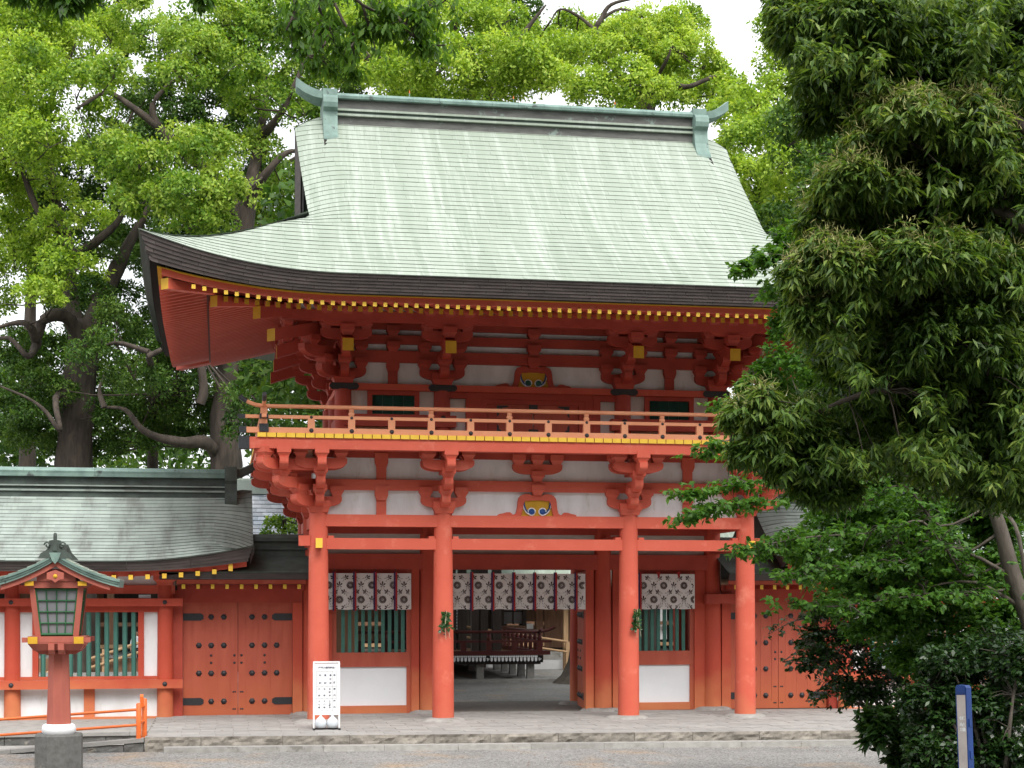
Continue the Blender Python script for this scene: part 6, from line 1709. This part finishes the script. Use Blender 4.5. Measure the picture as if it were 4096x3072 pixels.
# evergreen oak close to the camera
d = 13.5
base = upd(4550, 3072, d); base.z = GZ
oak = thing('evergreen_oak', 'large dark evergreen tree with pale flower spikes overhanging the gate roof corner', 'tree', tuple(base))
tb = MB()
TR = [base, upd(4500, 2400, d), upd(4430, 1700, d), upd(4350, 900, d), upd(4300, 200, d), upd(4260, -500, d)]
limb(tb, TR, .24, .12, 12)
LB = []
for pts, r in (([(4450, 1750), (4050, 1640), (3550, 1560), (3250, 1660)], .035), ([(4450, 1500), (4000, 1350), (3600, 1200), (3250, 1150)], .08), ([(4400, 1100), (4000, 850), (3650, 700), (3400, 560)], .08),
               ([(4350, 700), (3950, 420), (3600, 220), (3250, 60)], .08), ([(4400, 900), (4150, 1200, ), (3950, 1500)], .05)):
    P_ = [upd(x, y, d + RNG.uniform(-.3, .3)) for x, y in pts]; limb(tb, P_, r, .018, 8); LB += [P_[0].lerp(P_[1], t) for t in (0, .5)] + [P_[1].lerp(P_[2], t) for t in (0, .5)] + [P_[2]] + ([P_[2].lerp(P_[3], t) for t in (.5, 1)] if len(P_) > 3 else [])
tips = []; OC = []
# (x, y, r px of 2212 frame, depth offset, bunches, tone, flower share)
for x, y, r, dd, n, tone, fl in ((1745, 40, 95, 0, 260, 0, .05), (1860, 70, 110, -.3, 330, -.02, .03), (1960, 130, 130, .2, 380, -.08, 0), (1800, 170, 95, 0, 280, -.02, .03), (2090, 60, 110, .6, 260, .0, .05), (2190, 200, 110, .4, 260, -.05, 0), (1900, 230, 90, .5, 220, -.1, 0), (1780, 255, 55, .2, 110, -.05, 0),
                               (1950, 300, 120, -.4, 380, .16, .75), (2080, 290, 110, -.3, 330, .10, .6), (1870, 400, 100, -.5, 340, .14, .65), (1990, 440, 130, .3, 380, -.08, .08), (2130, 420, 120, .2, 330, -.06, .1), (1800, 480, 75, -.2, 220, .08, .5),
                               (1790, 590, 100, -.5, 360, .14, .6), (1740, 680, 65, -.3, 170, .08, .35), (1880, 620, 110, .2, 330, -.05, .1), (2000, 560, 120, -.6, 360, .02, .3), (2100, 580, 120, -.2, 330, -.05, .2), (2190, 640, 100, 0, 240, -.1, 0),
                               (1930, 760, 120, .1, 360, -.1, .05), (2050, 740, 120, -.3, 340, -.12, 0), (2160, 820, 110, .2, 260, -.14, 0), (1840, 770, 80, .4, 200, -.08, 0), (1980, 890, 100, .3, 270, -.12, 0), (2100, 950, 110, .3, 260, -.14, 0), (2180, 1040, 90, .3, 180, -.14, 0), (1880, 880, 60, .5, 130, -.08, 0),
                               (1640, 880, 62, -.2, 170, .10, .45), (1700, 920, 75, 0, 220, -.02, .15), (1640, 960, 68, -.1, 190, .0, .15), (1720, 1000, 75, .1, 220, -.12, 0), (1790, 980, 70, .2, 180, -.12, 0), (1760, 1050, 60, .2, 150, -.14, 0), (2020, 210, 110, .8, 260, -.08, 0), (2120, 320, 110, .8, 240, -.08, 0), (2060, 660, 120, .5, 300, -.08, 0), (1900, 540, 90, .5, 220, -.05, .05), (2190, 520, 100, .5, 220, -.08, 0), (1850, 690, 80, .4, 180, -.05, 0), (2190, 720, 100, .4, 220, -.1, 0), (2060, 850, 110, .5, 260, -.12, 0), (2190, 930, 90, .5, 200, -.12, 0), (2200, 60, 90, .5, 200, -.05, 0), (1590, 900, 35, -.2, 60, .1, .4), (1820, 1060, 40, .3, 70, -.12, 0)):
    tips += lobe_tips(u2(x, y, d + dd), r * 1.8517 / 6526 * (d + dd) * 1.02, int(n * 1.75), tone, fl); OC.append(u2(x, y, d + dd))
LB += OC
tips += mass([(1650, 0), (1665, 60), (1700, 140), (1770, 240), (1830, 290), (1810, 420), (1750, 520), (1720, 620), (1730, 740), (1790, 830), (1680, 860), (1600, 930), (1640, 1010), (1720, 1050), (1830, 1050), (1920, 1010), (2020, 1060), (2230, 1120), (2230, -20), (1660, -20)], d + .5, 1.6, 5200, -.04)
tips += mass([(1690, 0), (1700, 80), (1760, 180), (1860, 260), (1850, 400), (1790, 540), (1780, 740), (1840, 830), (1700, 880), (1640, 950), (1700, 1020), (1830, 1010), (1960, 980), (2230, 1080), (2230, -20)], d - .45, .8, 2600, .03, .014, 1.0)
twigs(tb, tips, LB, 7, .007)
part('trunk', tb, 'bark', oak)
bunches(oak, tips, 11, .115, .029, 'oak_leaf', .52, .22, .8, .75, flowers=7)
# maple-like sprays below it
d = 21
base = upd(4150, 3072, d); base.z = GZ
mp_ = thing('spreading_maple', 'broad-leaved green tree with level sprays reaching across the gate column', 'tree', tuple(base))
tb = MB(); LBm = []; tips = []
limb(tb, [base, upd(4140, 2600, d), upd(4050, 2300, d), upd(3980, 2050, d), upd(3900, 1900, d)], .16, .06, 10)
def spray(mb, pts, r, n, R, tone, flat=.35, nodes=LBm):
    P_ = [upd(x * 1.8517, y * 1.8517, d + dz) for x, y, dz in pts]
    P_ = [P_[0], P_[0].lerp(P_[1], .33) + Vector((0, .2, RNG.uniform(-.32, .05))), P_[0].lerp(P_[1], .68) + Vector((0, -.1, RNG.uniform(-.1, .25)))] + P_[1:]
    limb(mb, P_, r, .006, 6); m = len(P_) - 1
    for i in range(n):
        t = RNG.uniform(.12, 1.0) ** .8 * m; k = min(int(t), m - 1); p = P_[k].lerp(P_[k + 1], t - k); nodes.append(p)
        o_ = RNG.normal(0, 1, 3) * R * np.array([1, 1, flat]) * (1.05 - .55 * t / m)
        tips.append((np.array(p) + o_, np.array(P_[k + 1] - P_[k]) * .5 + o_, tone, 0))
spray(tb, [(2140, 1090, 0), (1850, 1090, -.5), (1650, 1080, -1), (1530, 1100, -1.2), (1465, 1128, -1.3)], .018, 190, .22, .05)
spray(tb, [(2130, 1070, 0), (1800, 1020, -.5), (1620, 1040, -1), (1540, 1055, -1), (1445, 1072, -1)], .018, 150, .22, .1)
spray(tb, [(2112, 1040, 0), (1800, 960, -.3), (1580, 950, -.6), (1500, 985, -.6)], .018, 160, .24, .1)
spray(tb, [(2106, 1026, 0), (1750, 880, .3), (1600, 870, 0), (1540, 875, 0)], .018, 150, .25, .1)
spray(tb, [(2160, 1150, 0), (1900, 1150, -.5), (1750, 1160, -1), (1640, 1180, -1), (1600, 1195, -1)], .02, 220, .30, .05)
spray(tb, [(2175, 1210, 0), (1950, 1210, -.5), (1800, 1230, -1), (1700, 1240, -1.2)], .02, 220, .32, .0)
spray(tb, [(2190, 1270, 0), (1950, 1290, -.5), (1800, 1310, -1), (1700, 1300, -1.2)], .02, 190, .34, .0)
for x, y, r, dd, n in ((1720, 520, 60, .5, 130), (1660, 560, 50, .3, 90), (1700, 620, 70, .5, 140), (1720, 700, 70, .8, 150), (1700, 790, 75, .8, 150), (1780, 830, 70, 1.2, 120), (1600, 580, 30, 0, 40), (1612, 838, 34, .8, 60), (1650, 810, 45, 1, 90), (1680, 850, 50, 1, 90)):
    tips += lobe_tips(u2(x, y, d + dd), r * 1.8517 / 6526 * d, n, .08)
for x, y, r, dd, n in ((1850, 1130, 110, .8, 260), (1980, 1150, 110, .5, 260), (2100, 1130, 110, .8, 220), (1760, 1200, 80, .4, 170), (1900, 1230, 110, .4, 240), (2040, 1250, 110, .8, 220), (2160, 1230, 90, 1, 170), (1800, 1090, 60, 1, 120), (1950, 1330, 100, .8, 190), (2090, 1360, 110, 1, 200), (2190, 1340, 80, 1, 130), (2160, 1100, 90, 1.2, 140), (1850, 1040, 80, 1.5, 170), (1960, 1040, 90, 1.5, 200), (2080, 1030, 90, 1.5, 200), (2190, 1010, 80, 1.5, 150), (1750, 1010, 60, 1.5, 110), (2000, 1420, 80, 1, 140), (1880, 1340, 80, 1, 140)):
    tips += lobe_tips(u2(x, y, d + dd), r * 1.8517 / 6526 * d, int(n * 2.0), -.03, 0, .75)
limb(tb, [upd(4120, 2450, d), upd(3900, 2330, d), upd(3700, 2350, d)], .035, .01, 7); limb(tb, [upd(4120, 2350, d), upd(3850, 2200, d), upd(3600, 2150, d)], .035, .01, 7); limb(tb, [upd(3960, 2000, d), upd(4060, 2100, d - 1), upd(4100, 2300, d - 1)], .03, .02, 7)
LBm += [upd(x, y, d) for x, y in ((3900, 2330), (3700, 2350), (3850, 2200), (3600, 2150), (4050, 2300), (3980, 2050), (3900, 1900), (3500, 1700), (3300, 1300), (3200, 1050), (3400, 2000))]
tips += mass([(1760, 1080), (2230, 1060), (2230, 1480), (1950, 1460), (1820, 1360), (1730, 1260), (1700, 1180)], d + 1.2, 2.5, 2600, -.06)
twigs(tb, tips, LBm, 4, .008)
part('trunk', tb, 'bark_pale', mp_)
bunches(mp_, tips, 7, .095, .055, 'maple_leaf', .45, .2, .35, .9)
# dark shrubs at the foot, round the marker post
def shrub(name, label, x, y, d_, lobes, L, W, m, n_leaf=7, tone=0., stems=(), body=None):
    global d
    d = d_; base = upd(x, y, d_); base.z = GZ
    th = thing(name, label, 'shrub', tuple(base), 'dark shrubs beside the forecourt')
    tb = MB(); nodes = []; tips = []
    for cx, cy, r, dd, n in lobes:
        c = u2(cx, cy, d_ + dd); tips += lobe_tips(c, r * 1.8517 / 6526 * (d_ + dd) * 1.05, int(n * 1.9), tone, 0, .9, .3)
        P_ = [Vector(base), Vector(base).lerp(c, .5) + Vector((0, 0, .25)), Vector(c)]; limb(tb, P_, .04, .012, 6); nodes += [P_[1].lerp(P_[2], t) for t in (0, .5, 1)]
    for pts in stems:
        P_ = [u2(a, b, d_ + c) for a, b, c in pts]; limb(tb, P_, .014, .005, 5); nodes += P_
        for i in range(len(P_) - 1):
            for t in np.linspace(.1, 1, 9):
                p = P_[i].lerp(P_[i + 1], t); tips.append((np.array(p) + RNG.normal(0, .07, 3), np.array(P_[i + 1] - P_[i]) + RNG.normal(0, .3, 3), tone + .15, 0))
    if body: tips += mass(body, d_ + .8, 1.6, 1500, tone - .04)
    twigs(tb, tips, nodes, 4, .007)
    part('stems', tb, 'bark_pale', th)
    bunches(th, tips, n_leaf, L, W, m, .45, .22, .3, .9)
shrub('camellia_shrub', 'glossy dark-leaved shrub with a long twig across the studded side doors', 3650, 3060, 24,
      [(1790, 1350, 60, 0, 90), (1850, 1400, 70, 0, 130), (1780, 1440, 55, -.5, 90), (1900, 1480, 70, 0, 120), (1830, 1500, 50, -.3, 70), (1950, 1420, 70, .5, 120), (1760, 1380, 40, 0, 45)], .085, .05, 'shrub_leaf', 6, .02,
      [[(1800, 1370, 0), (1740, 1395, -.3), (1690, 1430, -.4)], [(1780, 1330, 0), (1720, 1340, -.2), (1660, 1370, -.2)], [(1810, 1460, 0), (1770, 1490, -.2), (1740, 1515, -.2)]])
shrub('aralia_shrub', 'low shrub with broad leaves spilling over the kerb end', 3720, 3060, 22,
      [(1950, 1560, 55, -.3, 80), (1900, 1580, 40, -.6, 50), (2000, 1600, 60, 0, 90), (1960, 1630, 50, -.5, 70), (1890, 1550, 28, -.6, 25)], .17, .075, 'shrub_leaf', 6, .12)
shrub('laurel_shrub', 'dense dark shrub rising behind the blue marker post', 4000, 3060, 19,
      [(2060, 1450, 80, 1, 170), (2150, 1420, 80, 1, 160), (2010, 1500, 70, .8, 140), (2110, 1540, 90, .7, 190), (2190, 1520, 70, .6, 130), (2040, 1590, 70, .6, 140), (2150, 1630, 80, .6, 150), (2000, 1640, 50, .2, 80), (2060, 1650, 50, .2, 80), (2190, 1640, 60, .2, 90), (2200, 1430, 60, .4, 110)], .09, .045, 'shrub_leaf', 7, -.06, body=[(1990, 1400), (2230, 1360), (2230, 1680), (1960, 1680), (1950, 1560)])
# hanging bough at the top, from a tree standing left of the forecourt
d = 17
base = Vector((-17.5, -17.0, GZ))
zk = thing('overhanging_tree', 'near tree whose dark hanging leafy bough crosses above the roof ridge end', 'tree', tuple(base))
tb = MB(); LBz = []; tips = []
top = upd(-500, -700, d)
limb(tb, [base, base + Vector((.2, .2, 4)), base + Vector((.5, .5, 8)), base + Vector((.8, .8, 11)), base + Vector((1, 1.2, 14))], .30, .14, 12)
limb(tb, [base + Vector((.8, .8, 10.5)), upd(0, -330, d), upd(700, -260, d), upd(1300, -150, d), upd(1700, -60, d)], .12, .03, 8)
limb(tb, [base + Vector((.8, .8, 10.5)), upd(-400, -260, d - 1), upd(100, -120, d - 1), upd(330, -40, d - 1)], .06, .012, 8)
HB = []
for pts in ([(1180, -170), (1290, 60), (1320, 110), (1290, 190), (1240, 230)], [(1260, -160), (1370, 80), (1420, 150), (1390, 200)], [(1300, -150), (1450, 20), (1600, 55), (1750, 20), (1800, -20)], [(1580, 55), (1650, 140), (1720, 180), (1780, 180)], [(1450, 20), (1480, 120), (1500, 190)], [(1150, -170), (1180, 20), (1150, 110), (1130, 150)], [(1400, -130), (1500, 40), (1540, 100)]):
    P_ = [upd(x, y, d + RNG.uniform(-.4, .4)) for x, y in pts]; limb(tb, P_, .022, .006, 5)
    for i in range(len(P_) - 1):
        for t in np.linspace(.15, 1, 8):
            if i == 0 and t < .6: continue
            p = P_[i].lerp(P_[i + 1], t); LBz.append(p)
            tips.append((np.array(p) + RNG.normal(0, .09, 3), np.array([RNG.normal(0, .5), RNG.normal(0, .5), -.6]), 0., 0))
for x, y, r, n in ((640, 60, 35, 40), (650, 110, 30, 26), (700, 60, 30, 24), (740, 110, 34, 34), (790, 50, 34, 34), (850, 60, 36, 34), (910, 50, 40, 44), (920, 95, 30, 34), (700, 140, 34, 34), (760, 155, 28, 24), (900, 25, 30, 26), (830, 20, 30, 26)):
    tips += lobe_tips(u2(x, y, d), r * 1.8517 / 6526 * d, int(n * .6), 0., 0, .8)
for x, y, r, n in ((110, -5, 26, 34), (150, 8, 26, 30), (190, -12, 24, 24), (430, -8, 18, 16), (40, -15, 24, 22)):
    tips += lobe_tips(u2(x, y, d - 2), r * 1.8517 / 6526 * d, n, -.2, 0, .8)
LBz += [upd(330, -40, d - 1), upd(100, -120, d - 1), upd(800, -200, d)]
twigs(tb, tips, LBz, 3, .007)
part('trunk', tb, 'bark', zk)
bunches(zk, tips, 6, .13, .048, 'zelkova_leaf', .45, .2, 1.0, .6)
# tree foot inside the court, beside the stage
tf = up(2345, 2720, SY0 - 1.0)
ct = thing('court_tree', 'broad buttressed tree foot on the gravel beside the stage', 'tree', (tf.x, tf.y, GZ))
tt = MB()
tt.lathe([(1.25, GZ - .1), (.85, GZ + .25), (.62, GZ + .7), (.5, GZ + 1.4), (.45, 3), (.42, 9)], (tf.x, tf.y, 0), 16)
part('trunk', tt, 'bark_pale', ct)
Vs, vs = [], []
for i in range(40):  # hidden leaf clumps added above the court to shade its ground
    V, v = clump_leaves((RNG.uniform(-3, 4.5), tf.y - 8 + RNG.uniform(-8, 9), RNG.uniform(8.5, 11)), RNG.uniform(2, 2.8), 1500, .32, .18); Vs.append(V); vs.append(v)
V, v = np.concatenate(Vs), np.concatenate(vs)
tt = None
ob('crown', leaf_mesh('crown', V, v, 'shade_leaf'), ct).matrix_parent_inverse = INV[ct.name]  # hidden leaf clumps added to shade the court ground
# a few fallen leaves on paving and gravel
lv = MB()
for i in range(260):
    X = random.uniform(-9, 8); Y = random.choice((random.uniform(-7, -4), random.uniform(-3, 2), random.uniform(3, 14)))
    z = (.006 if -7.8 < X and edge_y(X) + .1 < Y < 6 else GZ + .006 if Y < edge_y(X) - .4 or Y > 6.3 else None)
    if z is None: continue
    a = random.uniform(0, 6.28); leaf_card(lv, Vector((X, Y, z)), Vector((math.cos(a), math.sin(a), .1)), Vector((0, 0, 1)), random.uniform(.04, .08), .035, random.random())
o = part('fallen_leaves', lv, 'brown_leaf', None); o['kind'] = 'stuff'; tag(o, 'scattered brown fallen leaves on paving and gravel', 'leaves')
